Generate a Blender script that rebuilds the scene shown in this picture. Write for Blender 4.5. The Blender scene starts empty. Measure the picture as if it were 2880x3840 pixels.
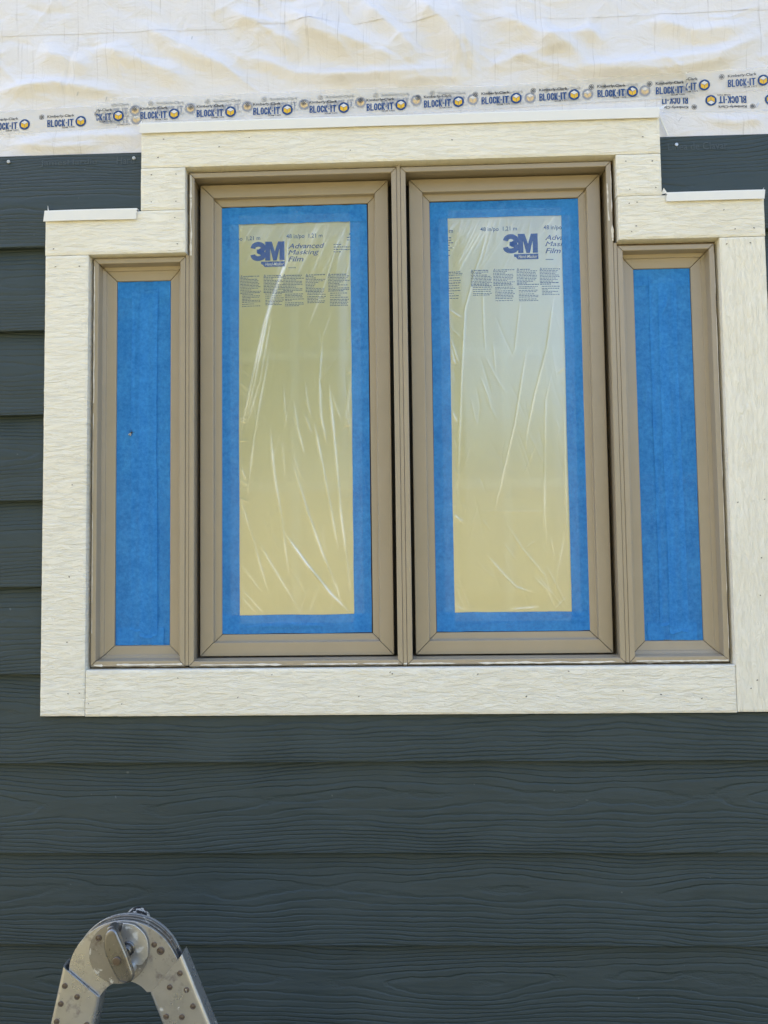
import bpy, bmesh, math, random
import numpy as np
from mathutils import Matrix, Vector, noise as mnoise

random.seed(7)
rng = np.random.default_rng(11)
SC = bpy.context.scene
COL = SC.collection

# ------------------------------------------------------------------ camera
YAW, PITCH, ROLL = math.radians(1.739), math.radians(3.099), math.radians(-0.741)
CAM_D = 1.44
_f = Vector((-math.sin(YAW), math.cos(YAW), 0)); _r = Vector((math.cos(YAW), math.sin(YAW), 0)); _u = Vector((0, 0, 1))
_f2 = math.cos(PITCH) * _f + math.sin(PITCH) * _u
_u2 = math.cos(PITCH) * _u - math.sin(PITCH) * _f
_r3 = math.cos(ROLL) * _r + math.sin(ROLL) * _u2
_u3 = math.cos(ROLL) * _u2 - math.sin(ROLL) * _r
cam = bpy.data.cameras.new('camera')
cam.sensor_fit = 'VERTICAL'; cam.sensor_height = 36.0; cam.lens = 2770 / 3840 * 36
cam.clip_start = 0.05; cam.clip_end = 500
camo = bpy.data.objects.new('camera', cam); COL.objects.link(camo)
M = Matrix.Identity(4)
for i in range(3):
    M[i][0] = _r3[i]; M[i][1] = _u3[i]; M[i][2] = -_f2[i]
M[1][3] = -CAM_D
camo.matrix_world = M
SC.camera = camo

# ------------------------------------------------------------------ sky, sun, exposure
SUN_EL, SUN_AZ = 48.0, -42.0      # azimuth clockwise from +Y (behind the house), negative = left
w = bpy.data.worlds.new('World'); SC.world = w; w.use_nodes = True
wn = w.node_tree
sky = wn.nodes.new('ShaderNodeTexSky'); sky.sky_type = 'NISHITA'; sky.sun_disc = False
sky.sun_elevation = math.radians(SUN_EL); sky.sun_rotation = math.radians(SUN_AZ)
sky.air_density = 1.0; sky.dust_density = 4.0; sky.ozone_density = 1.0
bg = wn.nodes['Background']; bg.inputs['Strength'].default_value = 0.146
wn.links.new(sky.outputs[0], bg.inputs[0])
sun = bpy.data.lights.new('sun', 'SUN'); sun.energy = 4.1; sun.angle = math.radians(0.5); sun.color = (1.0, 0.94, 0.84)
suno = bpy.data.objects.new('sun', sun); COL.objects.link(suno)
az, el = math.radians(SUN_AZ), math.radians(SUN_EL)
sdir = Vector((math.sin(az) * math.cos(el), math.cos(az) * math.cos(el), math.sin(el)))
suno.rotation_euler = (-sdir).to_track_quat('-Z', 'Y').to_euler()
suno.location = (0, 0, 12)
SC.view_settings.view_transform = 'Standard'; SC.view_settings.look = 'None'
SC.view_settings.gamma = 1.0; SC.view_settings.use_curve_mapping = False
SC.view_settings.exposure = 2.08
SC.render.engine = 'CYCLES'
SC.cycles.use_denoising = True
SC.cycles.max_bounces = 10
SC.cycles.transparent_max_bounces = 12
SC.cycles.sample_clamp_indirect = 6

# ------------------------------------------------------------------ material helpers
class NT:
    def __init__(s, name):
        s.m = bpy.data.materials.new(name); s.m.use_nodes = True
        s.t = s.m.node_tree; s.b = s.t.nodes['Principled BSDF']; s.out = s.t.nodes['Material Output']
    def n(s, typ, **kw):
        nd = s.t.nodes.new(typ)
        for k, v in kw.items():
            setattr(nd, k, v)
        return nd
    def l(s, a, b): s.t.links.new(a, b)
    def val(s, sock, v):
        if hasattr(v, 'is_output') or isinstance(v, bpy.types.NodeSocket): s.l(v, sock)
        else: sock.default_value = v
    def math(s, op, a, b=0.0, c=0.0, clamp=False):
        nd = s.n('ShaderNodeMath', operation=op); nd.use_clamp = clamp
        for i, v in enumerate((a, b, c)): s.val(nd.inputs[i], v)
        return nd.outputs[0]
    def scale(s, vec, xyz):
        nd = s.n('ShaderNodeVectorMath', operation='MULTIPLY'); s.l(vec, nd.inputs[0]); nd.inputs[1].default_value = xyz
        return nd.outputs[0]
    def noise(s, vec, scale=1.0, detail=2.0, rough=0.5, dist=0.0):
        nd = s.n('ShaderNodeTexNoise'); s.l(vec, nd.inputs['Vector'])
        nd.inputs['Scale'].default_value = scale; nd.inputs['Detail'].default_value = detail
        nd.inputs['Roughness'].default_value = rough; nd.inputs['Distortion'].default_value = dist
        return nd.outputs['Fac']
    def ramp(s, fac, stops):
        nd = s.n('ShaderNodeValToRGB'); s.l(fac, nd.inputs[0])
        e = nd.color_ramp.elements
        while len(e) < len(stops): e.new(0.5)
        for i, (p, c) in enumerate(stops):
            e[i].position = p; e[i].color = (c, c, c, 1) if isinstance(c, (int, float)) else (*c, 1)
        return nd.outputs[0]
    def mixc(s, fac, a, b):
        nd = s.n('ShaderNodeMix', data_type='RGBA'); s.val(nd.inputs[0], fac)
        for i, v in ((6, a), (7, b)):
            if isinstance(v, tuple): nd.inputs[i].default_value = (*v, 1)
            else: s.l(v, nd.inputs[i])
        return nd.outputs[2]
    def bump(s, h, dist, strength=1.0, normal=None):
        nd = s.n('ShaderNodeBump'); s.l(h, nd.inputs['Height'])
        nd.inputs['Distance'].default_value = dist; nd.inputs['Strength'].default_value = strength
        if normal is not None: s.l(normal, nd.inputs['Normal'])
        return nd.outputs[0]
    def uv(s): return s.n('ShaderNodeTexCoord').outputs['UV']
    def obj(s): return s.n('ShaderNodeTexCoord').outputs['Object']
    def pos(s): return s.n('ShaderNodeNewGeometry').outputs['Position']
    def set(s, color=None, rough=None, metal=None, spec=None, normal=None, **kw):
        b = s.b.inputs
        if color is not None: s.val(b['Base Color'], (*color, 1) if isinstance(color, tuple) else color)
        if rough is not None: s.val(b['Roughness'], rough)
        if metal is not None: s.val(b['Metallic'], metal)
        if spec is not None: s.val(b['Specular IOR Level'], spec)
        if normal is not None: s.l(normal, b['Normal'])
        return s

def flat(name, color, rough=0.5, metal=0.0, spec=0.5):
    m = NT(name); m.set(color, rough, metal, spec)
    g = m.noise(m.pos(), 260.0, 2.0)
    m.l(m.bump(g, 0.00008), m.b.inputs['Normal'])
    return m.m

# --- siding: wood-grain fibre cement, cathedral terraces across each plank
def mk_siding():
    m = NT('slate_siding_paint'); uv = m.uv()
    sep = m.n('ShaderNodeSeparateXYZ'); m.l(uv, sep.inputs[0])
    u, v = sep.outputs[0], sep.outputs[1]
    drift = m.noise(m.scale(uv, (1.3, 0.0, 0)), 1.0, 1.0)
    v0 = m.math('ADD', 0.062, m.math('MULTIPLY', drift, 0.065))
    dv = m.math('SUBTRACT', v, v0)
    par = m.math('MULTIPLY', m.math('SQRT', m.math('ADD', m.math('MULTIPLY', dv, dv), 0.0012)), 150.0)
    big = m.math('MULTIPLY', m.noise(m.scale(uv, (2.4, 8.0, 0)), 1.0, 2.0, 0.5), 6.5)
    jag = m.math('MULTIPLY', m.noise(m.scale(uv, (26.0, 70.0, 0)), 1.0, 3.0, 0.6), 0.6)
    rings = m.math('ADD', m.math('ADD', par, big), jag)
    fr = m.math('FRACT', rings)
    step = m.ramp(fr, [(0.0, 1.0), (0.48, 0.92), (0.78, 0.0), (0.95, 1.0)])
    gate = m.ramp(m.noise(m.scale(uv, (6.0, 40.0, 0)), 1.0, 2.0), [(0.32, 0.35), (0.6, 1.0)])
    hh = m.math('MULTIPLY', step, gate)
    fine = m.noise(m.scale(uv, (90.0, 700.0, 0)), 1.0, 3.0, 0.6)
    h = m.math('ADD', hh, m.math('MULTIPLY', fine, 0.22))
    dust = m.noise(m.pos(), 5.0, 4.0, 0.65)
    c = m.mixc(m.ramp(dust, [(0.3, 0.0), (0.75, 1.0)]), (0.034, 0.0515, 0.0565), (0.046, 0.065, 0.070))
    fleck = m.ramp(m.noise(m.pos(), 95.0, 1.0), [(0.80, 0.0), (0.83, 1.0)])
    c = m.mixc(m.math('MULTIPLY', fleck, 0.35), c, (0.20, 0.22, 0.22))
    m.set(c, m.ramp(dust, [(0.3, 0.50), (0.8, 0.60)]), 0, 0.32, m.bump(h, 0.0014, 1.0))
    return m.m

def mk_trim():
    m = NT('cream_trim_paint'); uv = m.uv()
    a = m.noise(m.scale(uv, (30.0, 125.0, 0)), 1.0, 5.0, 0.66, 1.3)
    b = m.noise(m.scale(uv, (60.0, 260.0, 0)), 1.0, 3.0, 0.6, 0.4)
    knot = m.noise(m.scale(uv, (22.0, 22.0, 0)), 1.0, 2.0, 0.5)
    ridge = m.ramp(a, [(0.36, 0.0), (0.52, 0.75), (0.60, 1.0)])
    h = m.math('ADD', m.math('ADD', m.math('MULTIPLY', ridge, 0.8), m.math('MULTIPLY', b, 0.5)), m.math('MULTIPLY', knot, 0.5))
    st = m.noise(m.pos(), 9.0, 4.0, 0.6)
    c = m.mixc(m.ramp(st, [(0.35, 0.0), (0.8, 1.0)]), (0.87, 0.845, 0.755), (0.83, 0.795, 0.685))
    sm = m.ramp(m.noise(m.pos(), 21.0, 5.0, 0.7), [(0.62, 0.0), (0.80, 1.0)])
    c = m.mixc(m.math('MULTIPLY', sm, 0.35), c, (0.62, 0.55, 0.42))
    m.set(c, 0.62, 0, 0.35, m.bump(h, 0.0012, 1.0))
    return m.m

def mk_tan():
    m = NT('tan_window_cladding')
    d = m.noise(m.pos(), 14.0, 4.0, 0.6)
    c = m.mixc(d, (0.335, 0.283, 0.205), (0.385, 0.326, 0.242))
    g = m.noise(m.pos(), 420.0, 2.0)
    m.set(c, m.ramp(d, [(0.3, 0.29), (0.7, 0.36)]), 0, 0.5, m.bump(g, 0.00010))
    return m.m

def mk_wrap():
    m = NT('white_house_wrap'); p = m.pos()
    st = m.noise(m.scale(p, (170.0, 1.0, 3.2)), 1.0, 3.0, 0.7)
    st2 = m.noise(m.scale(p, (75.0, 1.0, 9.0)), 1.0, 2.0, 0.6)
    dark = m.math('MULTIPLY', m.ramp(st, [(0.57, 0.0), (0.70, 1.0)]), m.ramp(st2, [(0.42, 0.0), (0.6, 1.0)]))
    patch = m.noise(p, 3.0, 4.0, 0.6)
    c = m.mixc(patch, (0.79, 0.785, 0.83), (0.73, 0.725, 0.76))
    c = m.mixc(m.math('MULTIPLY', dark, 0.55), c, (0.40, 0.38, 0.38))
    crease = m.noise(m.scale(p, (16.0, 16.0, 28.0)), 1.0, 6.0, 0.62, 1.2)
    weave = m.noise(m.scale(p, (330.0, 330.0, 330.0)), 1.0, 1.0)
    h = m.math('ADD', crease, m.math('MULTIPLY', weave, 0.05))
    h = m.math('SUBTRACT', h, m.math('MULTIPLY', dark, 0.05))
    m.set(c, 0.40, 0, 0.5, m.bump(h, 0.0055, 0.8))
    return m.m

def mk_seam_tape():
    m = NT('clear_seam_tape_film')
    m.set((0.86, 0.855, 0.83), 0.28, 0, 0.5)
    g = m.noise(m.scale(m.pos(), (40.0, 40.0, 90.0)), 1.0, 4.0, 0.6)
    m.l(m.bump(g, 0.0012, 0.6), m.b.inputs['Normal'])
    tr = m.n('ShaderNodeBsdfTransparent'); mx = m.n('ShaderNodeMixShader'); mx.inputs[0].default_value = 0.32
    m.l(tr.outputs[0], mx.inputs[1]); m.l(m.b.outputs[0], mx.inputs[2]); m.l(mx.outputs[0], m.out.inputs[0])
    return m.m

def mk_blue_tape():
    m = NT('blue_crepe_tape'); p = m.pos()
    a = m.noise(p, 130.0, 4.0, 0.65); b = m.noise(p, 26.0, 3.0, 0.6)
    f = m.math('ADD', m.math('MULTIPLY', a, 0.6), m.math('MULTIPLY', b, 0.4))
    c = m.mixc(m.ramp(f, [(0.35, 0.0), (0.66, 1.0)]), (0.006, 0.20, 0.64), (0.045, 0.335, 0.85))
    cr = m.noise(m.scale(p, (420.0, 420.0, 420.0)), 1.0, 2.0)
    m.set(c, 0.55, 0, 0.4, m.bump(cr, 0.0006, 0.8))
    tr = m.n('ShaderNodeBsdfTransparent'); mx = m.n('ShaderNodeMixShader'); mx.inputs[0].default_value = 0.74
    m.l(tr.outputs[0], mx.inputs[1]); m.l(m.b.outputs[0], mx.inputs[2]); m.l(mx.outputs[0], m.out.inputs[0])
    return m.m

def mk_film():
    m = NT('translucent_masking_film')
    nz = m.noise(m.scale(m.pos(), (30.0, 30.0, 12.0)), 1.0, 3.0, 0.5)
    nm = m.bump(nz, 0.0007, 0.4)
    at = m.n('ShaderNodeAttribute'); at.attribute_name = 'crease'; cr = at.outputs['Fac']
    dif = m.n('ShaderNodeBsdfDiffuse'); m.l(m.mixc(cr, (0.81, 0.80, 0.43), (0.90, 0.89, 0.84)), dif.inputs[0]); m.l(nm, dif.inputs['Normal'])
    ref = m.n('ShaderNodeBsdfRefraction'); ref.inputs[0].default_value = (0.98, 0.98, 0.95, 1); ref.inputs['Roughness'].default_value = 0.29; ref.inputs['IOR'].default_value = 1.12
    m.l(nm, ref.inputs['Normal'])
    gl = m.n('ShaderNodeBsdfGlossy'); gl.inputs[0].default_value = (1, 1, 1, 1); gl.inputs['Roughness'].default_value = 0.28; m.l(nm, gl.inputs['Normal'])
    a = m.n('ShaderNodeMixShader'); m.l(m.math('ADD', 0.37, m.math('MULTIPLY', cr, 0.55), clamp=True), a.inputs[0])
    m.l(ref.outputs[0], a.inputs[1]); m.l(dif.outputs[0], a.inputs[2])
    fr = m.n('ShaderNodeFresnel'); fr.inputs['IOR'].default_value = 1.5
    k = m.math('ADD', m.math('MULTIPLY', fr.outputs[0], 0.8), 0.20, clamp=True)
    b = m.n('ShaderNodeMixShader'); m.l(k, b.inputs[0]); m.l(a.outputs[0], b.inputs[1]); m.l(gl.outputs[0], b.inputs[2])
    m.l(b.outputs[0], m.out.inputs[0])
    return m.m

def mk_print(name, col, alpha):
    m = NT(name); m.set(col, 0.4, 0, 0.4)
    tr = m.n('ShaderNodeBsdfTransparent'); mx = m.n('ShaderNodeMixShader'); mx.inputs[0].default_value = alpha
    m.l(tr.outputs[0], mx.inputs[1]); m.l(m.b.outputs[0], mx.inputs[2]); m.l(mx.outputs[0], m.out.inputs[0])
    return m.m

def mk_glass():
    m = NT('window_glass')
    gl = m.n('ShaderNodeBsdfGlossy'); gl.inputs['Roughness'].default_value = 0.0
    tr = m.n('ShaderNodeBsdfTransparent'); tr.inputs[0].default_value = (0.86, 0.9, 0.87, 1)
    fr = m.n('ShaderNodeFresnel'); fr.inputs['IOR'].default_value = 1.52
    mx = m.n('ShaderNodeMixShader'); m.l(fr.outputs[0], mx.inputs[0]); m.l(tr.outputs[0], mx.inputs[1]); m.l(gl.outputs[0], mx.inputs[2])
    m.l(mx.outputs[0], m.out.inputs[0])
    return m.m

def mk_metal(name, c1, c2, stain, rough=(0.30, 0.5), metal=0.9, paint=0.0):
    m = NT(name); p = m.pos()
    a = m.noise(p, 42.0, 5.0, 0.65); b = m.noise(p, 17.0, 4.0, 0.7); sc = m.noise(m.scale(p, (30, 30, 400)), 1.0, 3.0, 0.7)
    c = m.mixc(a, c1, c2)
    sp = m.ramp(m.math('ADD', m.math('MULTIPLY', a, 0.6), m.math('MULTIPLY', b, 0.4)), [(0.55, 0.0), (0.63, 1.0)])
    c = m.mixc(m.math('MULTIPLY', sp, stain), c, (0.16, 0.12, 0.085))
    wh = m.ramp(m.noise(p, 74.0, 4.0, 0.7), [(0.67 - paint * 0.28, 0.0), (0.70 - paint * 0.28, 1.0)])
    c = m.mixc(m.math('MULTIPLY', wh, 0.75), c, (0.70, 0.68, 0.62))
    spk = m.ramp(m.noise(p, 210.0, 2.0), [(0.73, 0.0), (0.76, 1.0)])
    c = m.mixc(m.math('MULTIPLY', spk, stain), c, (0.05, 0.045, 0.04))
    mt = m.math('SUBTRACT', metal, m.math('MULTIPLY', m.math('MAXIMUM', wh, m.math('MULTIPLY', sp, stain)), metal * 0.85))
    m.set(c, m.ramp(b, [(0.3, rough[0]), (0.75, rough[1])]), mt, 0.5, m.bump(m.math('ADD', m.math('MULTIPLY', sc, 0.25), m.math('MULTIPLY', a, 0.8)), 0.0003, 0.6))
    return m.m

def mk_lawn():
    m = NT('dry_lawn'); p = m.pos()
    a = m.noise(p, 0.7, 5.0, 0.65); b = m.noise(p, 30.0, 3.0, 0.7)
    c = m.mixc(m.ramp(a, [(0.35, 0.0), (0.65, 1.0)]), (0.18, 0.155, 0.08), (0.30, 0.245, 0.125))
    c = m.mixc(m.math('MULTIPLY', b, 0.5), c, (0.10, 0.105, 0.05))
    m.set(c, 0.9, 0, 0.2, m.bump(b, 0.03))
    return m.m

def mk_leaf():
    m = NT('green_foliage'); a = m.noise(m.pos(), 0.9, 3.0)
    c = m.mixc(a, (0.09, 0.11, 0.025), (0.13, 0.145, 0.04))
    m.set(c, 0.6, 0, 0.3); return m.m

MAT = dict(siding=mk_siding(), trim=mk_trim(), tan=mk_tan(), wrap=mk_wrap(), stape=mk_seam_tape(), blue=mk_blue_tape(),
           film=mk_film(), glass=mk_glass(), lawn=mk_lawn(), leaf=mk_leaf(),
           black=flat('black_gasket', (0.012, 0.012, 0.013), 0.6), dark=flat('dark_nail', (0.10, 0.085, 0.07), 0.6),
           vinyl=flat('white_flashing', (0.80, 0.80, 0.785), 0.35), caulk=flat('white_caulk', (0.72, 0.69, 0.63), 0.5),
           osb=flat('sheathing_board', (0.30, 0.22, 0.13), 0.8), goldfill=flat('golden_fill_panel', (0.74, 0.64, 0.24), 0.8), room=flat('room_plaster', (0.66, 0.58, 0.36), 0.8),  # the golden backing is an added panel that brightens the film
           zinc=flat('zinc_nail', (0.55, 0.56, 0.57), 0.35, 0.6), muntin=flat('white_muntin', (0.80, 0.80, 0.77), 0.4),
           emboss=flat('embossed_siding_text', (0.052, 0.070, 0.074), 0.45),
           inkblack=mk_print('black_ink', (0.012, 0.012, 0.014), 0.95), inkblue=mk_print('blue_ink', (0.006, 0.055, 0.22), 0.97),
           inkyellow=mk_print('yellow_ink', (0.80, 0.50, 0.03), 0.95), inkwhite=mk_print('white_ink', (0.80, 0.80, 0.80), 0.9),
           filmblue=mk_print('film_blue_ink', (0.022, 0.10, 0.40), 0.66), filmnavy=mk_print('film_navy_ink', (0.03, 0.12, 0.36), 0.64),
           filmwhite=mk_print('film_pale_ink', (0.62, 0.66, 0.66), 0.9),
           alu=mk_metal('worn_aluminium', (0.56, 0.565, 0.57), (0.44, 0.435, 0.42), 0.75, (0.22, 0.42), 0.75, 0.05),
           alu2=mk_metal('stained_aluminium', (0.36, 0.355, 0.345), (0.25, 0.235, 0.215), 0.9, (0.36, 0.55), 0.75, 0.25),
           galv=mk_metal('bright_galvanised', (0.66, 0.66, 0.64), (0.50, 0.50, 0.48), 0.5, (0.30, 0.5), 0.75, 0.30),
           steel=mk_metal('dull_steel', (0.30, 0.30, 0.30), (0.19, 0.185, 0.18), 0.5, (0.22, 0.4), 0.9, 0.05),
           rivet=mk_metal('rusty_rivet', (0.13, 0.10, 0.08), (0.22, 0.18, 0.15), 0.7, (0.35, 0.55), 0.8, 0.0),
           rubber=mk_metal('paint_flecked_black_rubber', (0.012, 0.013, 0.016), (0.02, 0.02, 0.024), 0.1, (0.4, 0.6), 0.0, 0.55),
           flybody=flat('fly_body', (0.03, 0.028, 0.025), 0.4), flywing=flat('fly_wing', (0.35, 0.36, 0.34), 0.3))

# ------------------------------------------------------------------ object helpers (x right, d = metres in front of the sheathing, z up)
def link(name, me, mat=None, parent=None, smooth=False):
    o = bpy.data.objects.new(name, me); COL.objects.link(o)
    if mat is not None:
        for mm in (mat if isinstance(mat, (list, tuple)) else [mat]): me.materials.append(mm)
    if parent is not None: o.parent = parent
    if smooth: me.polygons.foreach_set('use_smooth', [True] * len(me.polygons))
    return o

def mesh(name, verts, faces, mat=None, parent=None, smooth=False, uvs=None, mi=None):
    me = bpy.data.meshes.new(name)
    me.from_pydata([(x, -d, z) for x, d, z in verts], [], faces)
    if mi is not None: me.polygons.foreach_set('material_index', mi)
    if uvs is not None:
        ul = me.uv_layers.new(name='UVMap')
        vi = np.empty(len(me.loops), dtype=np.int32); me.loops.foreach_get('vertex_index', vi)
        ul.data.foreach_set('uv', np.asarray(uvs, dtype=np.float32)[vi].ravel())
    o = link(name, me, mat, parent, smooth)
    bm = bmesh.new(); bm.from_mesh(me); bmesh.ops.recalc_face_normals(bm, faces=bm.faces) if name not in OPEN else None
    bm.to_mesh(me); bm.free()
    return o
OPEN = {'house_wrap', 'seam_tape', 'painters_tape', 'masking_film', 'printed_logo', 'printed_text', 'print', 'glass_pane', 'paint_smear', 'ground'}

def thing(name, label, cat, group=None, loc=(0, 0, 0)):
    o = bpy.data.objects.new(name, None); COL.objects.link(o); o.location = (loc[0], -loc[1], loc[2])
    o.empty_display_size = 0.05
    return tag(o, label, cat, group)

def tag(o, label, cat, group=None, kind=None):
    o['label'] = label; o['category'] = cat
    if group: o['group'] = group
    o['kind'] = kind or 'thing'
    return o

def boxes(name, bl, mat, parent=None, bevel=0.0):
    """bl: list of (x0,x1,d0,d1,z0,z1)"""
    bm = bmesh.new()
    for x0, x1, d0, d1, z0, z1 in bl:
        vs = [bm.verts.new((x, -d, z)) for x in (x0, x1) for d in (d0, d1) for z in (z0, z1)]
        for f in ((0, 1, 3, 2), (4, 6, 7, 5), (0, 4, 5, 1), (2, 3, 7, 6), (0, 2, 6, 4), (1, 5, 7, 3)):
            bm.faces.new([vs[i] for i in f])
    bmesh.ops.recalc_face_normals(bm, faces=bm.faces)
    if bevel > 0: bmesh.ops.bevel(bm, geom=bm.edges[:], offset=bevel, segments=2, affect='EDGES', profile=0.6)
    me = bpy.data.meshes.new(name); bm.to_mesh(me); bm.free()
    return link(name, me, mat, parent)

def prism(name, pts, d0, d1, mat, parent=None, bevel=0.0, smooth=False):
    """polygon (x,z) extruded from d0 (back) to d1 (front)"""
    bm = bmesh.new()
    a = [bm.verts.new((x, -d0, z)) for x, z in pts]; b = [bm.verts.new((x, -d1, z)) for x, z in pts]
    n = len(pts)
    fa = bm.faces.new(a); fb = bm.faces.new(list(reversed(b)))
    for i in range(n): bm.faces.new([a[i], b[i], b[(i + 1) % n], a[(i + 1) % n]][::-1])
    bmesh.ops.recalc_face_normals(bm, faces=bm.faces)
    if bevel > 0:
        bmesh.ops.bevel(bm, geom=[e for e in bm.edges if any(abs(f.normal.y) > 0.9 for f in e.link_faces) and any(abs(f.normal.y) < 0.3 for f in e.link_faces)],
                        offset=bevel, segments=3, affect='EDGES', profile=0.5)
    me = bpy.data.meshes.new(name); bm.to_mesh(me); bm.free()
    return link(name, me, mat, parent)

def disc_pts(cx, cz, r, n=28): return [(cx + r * math.cos(2 * math.pi * i / n), cz + r * math.sin(2 * math.pi * i / n)) for i in range(n)]

def grid_surface(name, X, Z, Dd, mat, parent=None, smooth=True):
    """open sheet over a (rows x cols) grid"""
    r, c = X.shape
    v = np.stack([X, -Dd, Z], -1).reshape(-1, 3)
    idx = np.arange(r * c).reshape(r, c)
    q = np.stack([idx[:-1, :-1], idx[:-1, 1:], idx[1:, 1:], idx[1:, :-1]], -1).reshape(-1, 4)
    me = bpy.data.meshes.new(name)
    me.vertices.add(len(v)); me.vertices.foreach_set('co', v.ravel())
    me.loops.add(q.size); me.loops.foreach_set('vertex_index', q.ravel())
    me.polygons.add(len(q)); me.polygons.foreach_set('loop_start', np.arange(0, q.size, 4)); me.polygons.foreach_set('loop_total', np.full(len(q), 4))
    me.update(calc_edges=True); me.validate()
    return link(name, me, mat, parent, smooth)

def sumnoise(X, Z, fx, fz, n, seed):
    """cheap smooth random field from sines"""
    g = np.random.default_rng(seed); out = np.zeros_like(X)
    for _ in range(n):
        a, b = g.normal(0, fx), g.normal(0, fz); out += np.sin(a * X + b * Z + g.uniform(0, 6.28))
    return out / math.sqrt(n)

def ridge_field(X, Z, polys, width, amp, sharp):
    out = np.zeros_like(X)
    for k, pl in enumerate(polys):
        wd = width[k] if hasattr(width, '__len__') else width
        am = amp[k] if hasattr(amp, '__len__') else amp
        m = wd * (6.5 if sharp else 2.8)
        px = [q[0] for q in pl]; pz = [q[1] for q in pl]
        sel = (X > min(px) - m) & (X < max(px) + m) & (Z > min(pz) - m) & (Z < max(pz) + m)
        x, z = X[sel], Z[sel]
        if not x.size: continue
        seg = [math.dist(pl[i], pl[i + 1]) for i in range(len(pl) - 1)]; tot = sum(seg); acc = 0
        best = np.full_like(x, 1e9); bt = np.zeros_like(x)
        for i, sl in enumerate(seg):
            (x1, z1), (x2, z2) = pl[i], pl[i + 1]
            t = np.clip(((x - x1) * (x2 - x1) + (z - z1) * (z2 - z1)) / (sl * sl), 0, 1)
            dd = np.hypot(x - x1 - t * (x2 - x1), z - z1 - t * (z2 - z1))
            mk = dd < best; best = np.where(mk, dd, best); bt = np.where(mk, (acc + t * sl) / tot, bt); acc += sl
        taper = np.clip(np.minimum(bt, 1 - bt) * 4 + 0.15, 0, 1)
        prof = np.exp(-best / wd) if sharp else np.exp(-(best / wd) ** 2)
        out[sel] += am * taper * prof
    return out

# ------------------------------------------------------------------ flat print: lettering turned to mesh
GLYPHS = {}
LETTERING = [('JamesHardie', .012, 0), ('Hard', .012, 0), ('Linea de Clavar', .012, 0), ('Kimberly-Clark', .016, 0), ('BLOCK', .022, 0), ('IT', .022, 0), ('SEAM TAPE', .004, 0),
             ('3', .035, 0), ('M', .035, 0), ('Hand-Masker', .004, .3), ('Advanced', .009, .28), ('Masking', .0, .28), ('Film', .009, .28), ('48 in/po  1,21 m', .010, 0)]
def make_glyphs():
    """all lettering is turned to mesh in one go, before the scene fills up"""
    obs = []
    for s_, bold, shear in LETTERING:
        cu = bpy.data.curves.new('t', 'FONT'); cu.body = s_; cu.size = 1.0; cu.offset = bold; cu.shear = shear; cu.resolution_u = 3
        ob = bpy.data.objects.new('t', cu); COL.objects.link(ob); obs.append((s_, ob, cu))
    dg = bpy.context.evaluated_depsgraph_get(); dg.update()
    for s_, ob, cu in obs:
        me = bpy.data.meshes.new_from_object(ob.evaluated_get(dg))
        GLYPHS[s_] = (np.array([(p.co.x, p.co.y) for p in me.vertices]), [tuple(p.vertices) for p in me.polygons])
        bpy.data.meshes.remove(me)
    for s_, ob, cu in obs: bpy.data.objects.remove(ob); bpy.data.curves.remove(cu)
make_glyphs()
def text2d(s, box, *_):
    """lettering s fitted to box=(x0,x1,y0,y1); returns (verts2d, faces)"""
    v, f = GLYPHS[s]; x0, x1, y0, y1 = box
    mn, mx = v.min(0), v.max(0)
    return (v - mn) / (mx - mn) * np.array([x1 - x0, y1 - y0]) + np.array([x0, y0]), f

def stroke(pts, wd):
    """mitred strip of width wd along a polyline"""
    P_ = np.array(pts, float); n = len(P_); L_, R_ = [], []
    for i in range(n):
        a = P_[i] - P_[i - 1] if i else P_[1] - P_[0]; b = P_[i + 1] - P_[i] if i < n - 1 else P_[-1] - P_[-2]
        a /= np.linalg.norm(a); b /= np.linalg.norm(b); na, nb = np.array((-a[1], a[0])), np.array((-b[1], b[0]))
        m = (na + nb) / max(.35, 1 + na @ nb)
        L_.append(tuple(P_[i] + m * wd / 2)); R_.append(tuple(P_[i] - m * wd / 2))
    return L_ + R_, [(i, i + 1, n + i + 1, n + i) for i in range(n - 1)]
def ell_arc(cx, cy, rx, ry, a0, a1, n): return [(cx + rx * math.cos(math.radians(a0 + (a1 - a0) * i / (n - 1))), cy + ry * math.sin(math.radians(a0 + (a1 - a0) * i / (n - 1)))) for i in range(n)]
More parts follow.
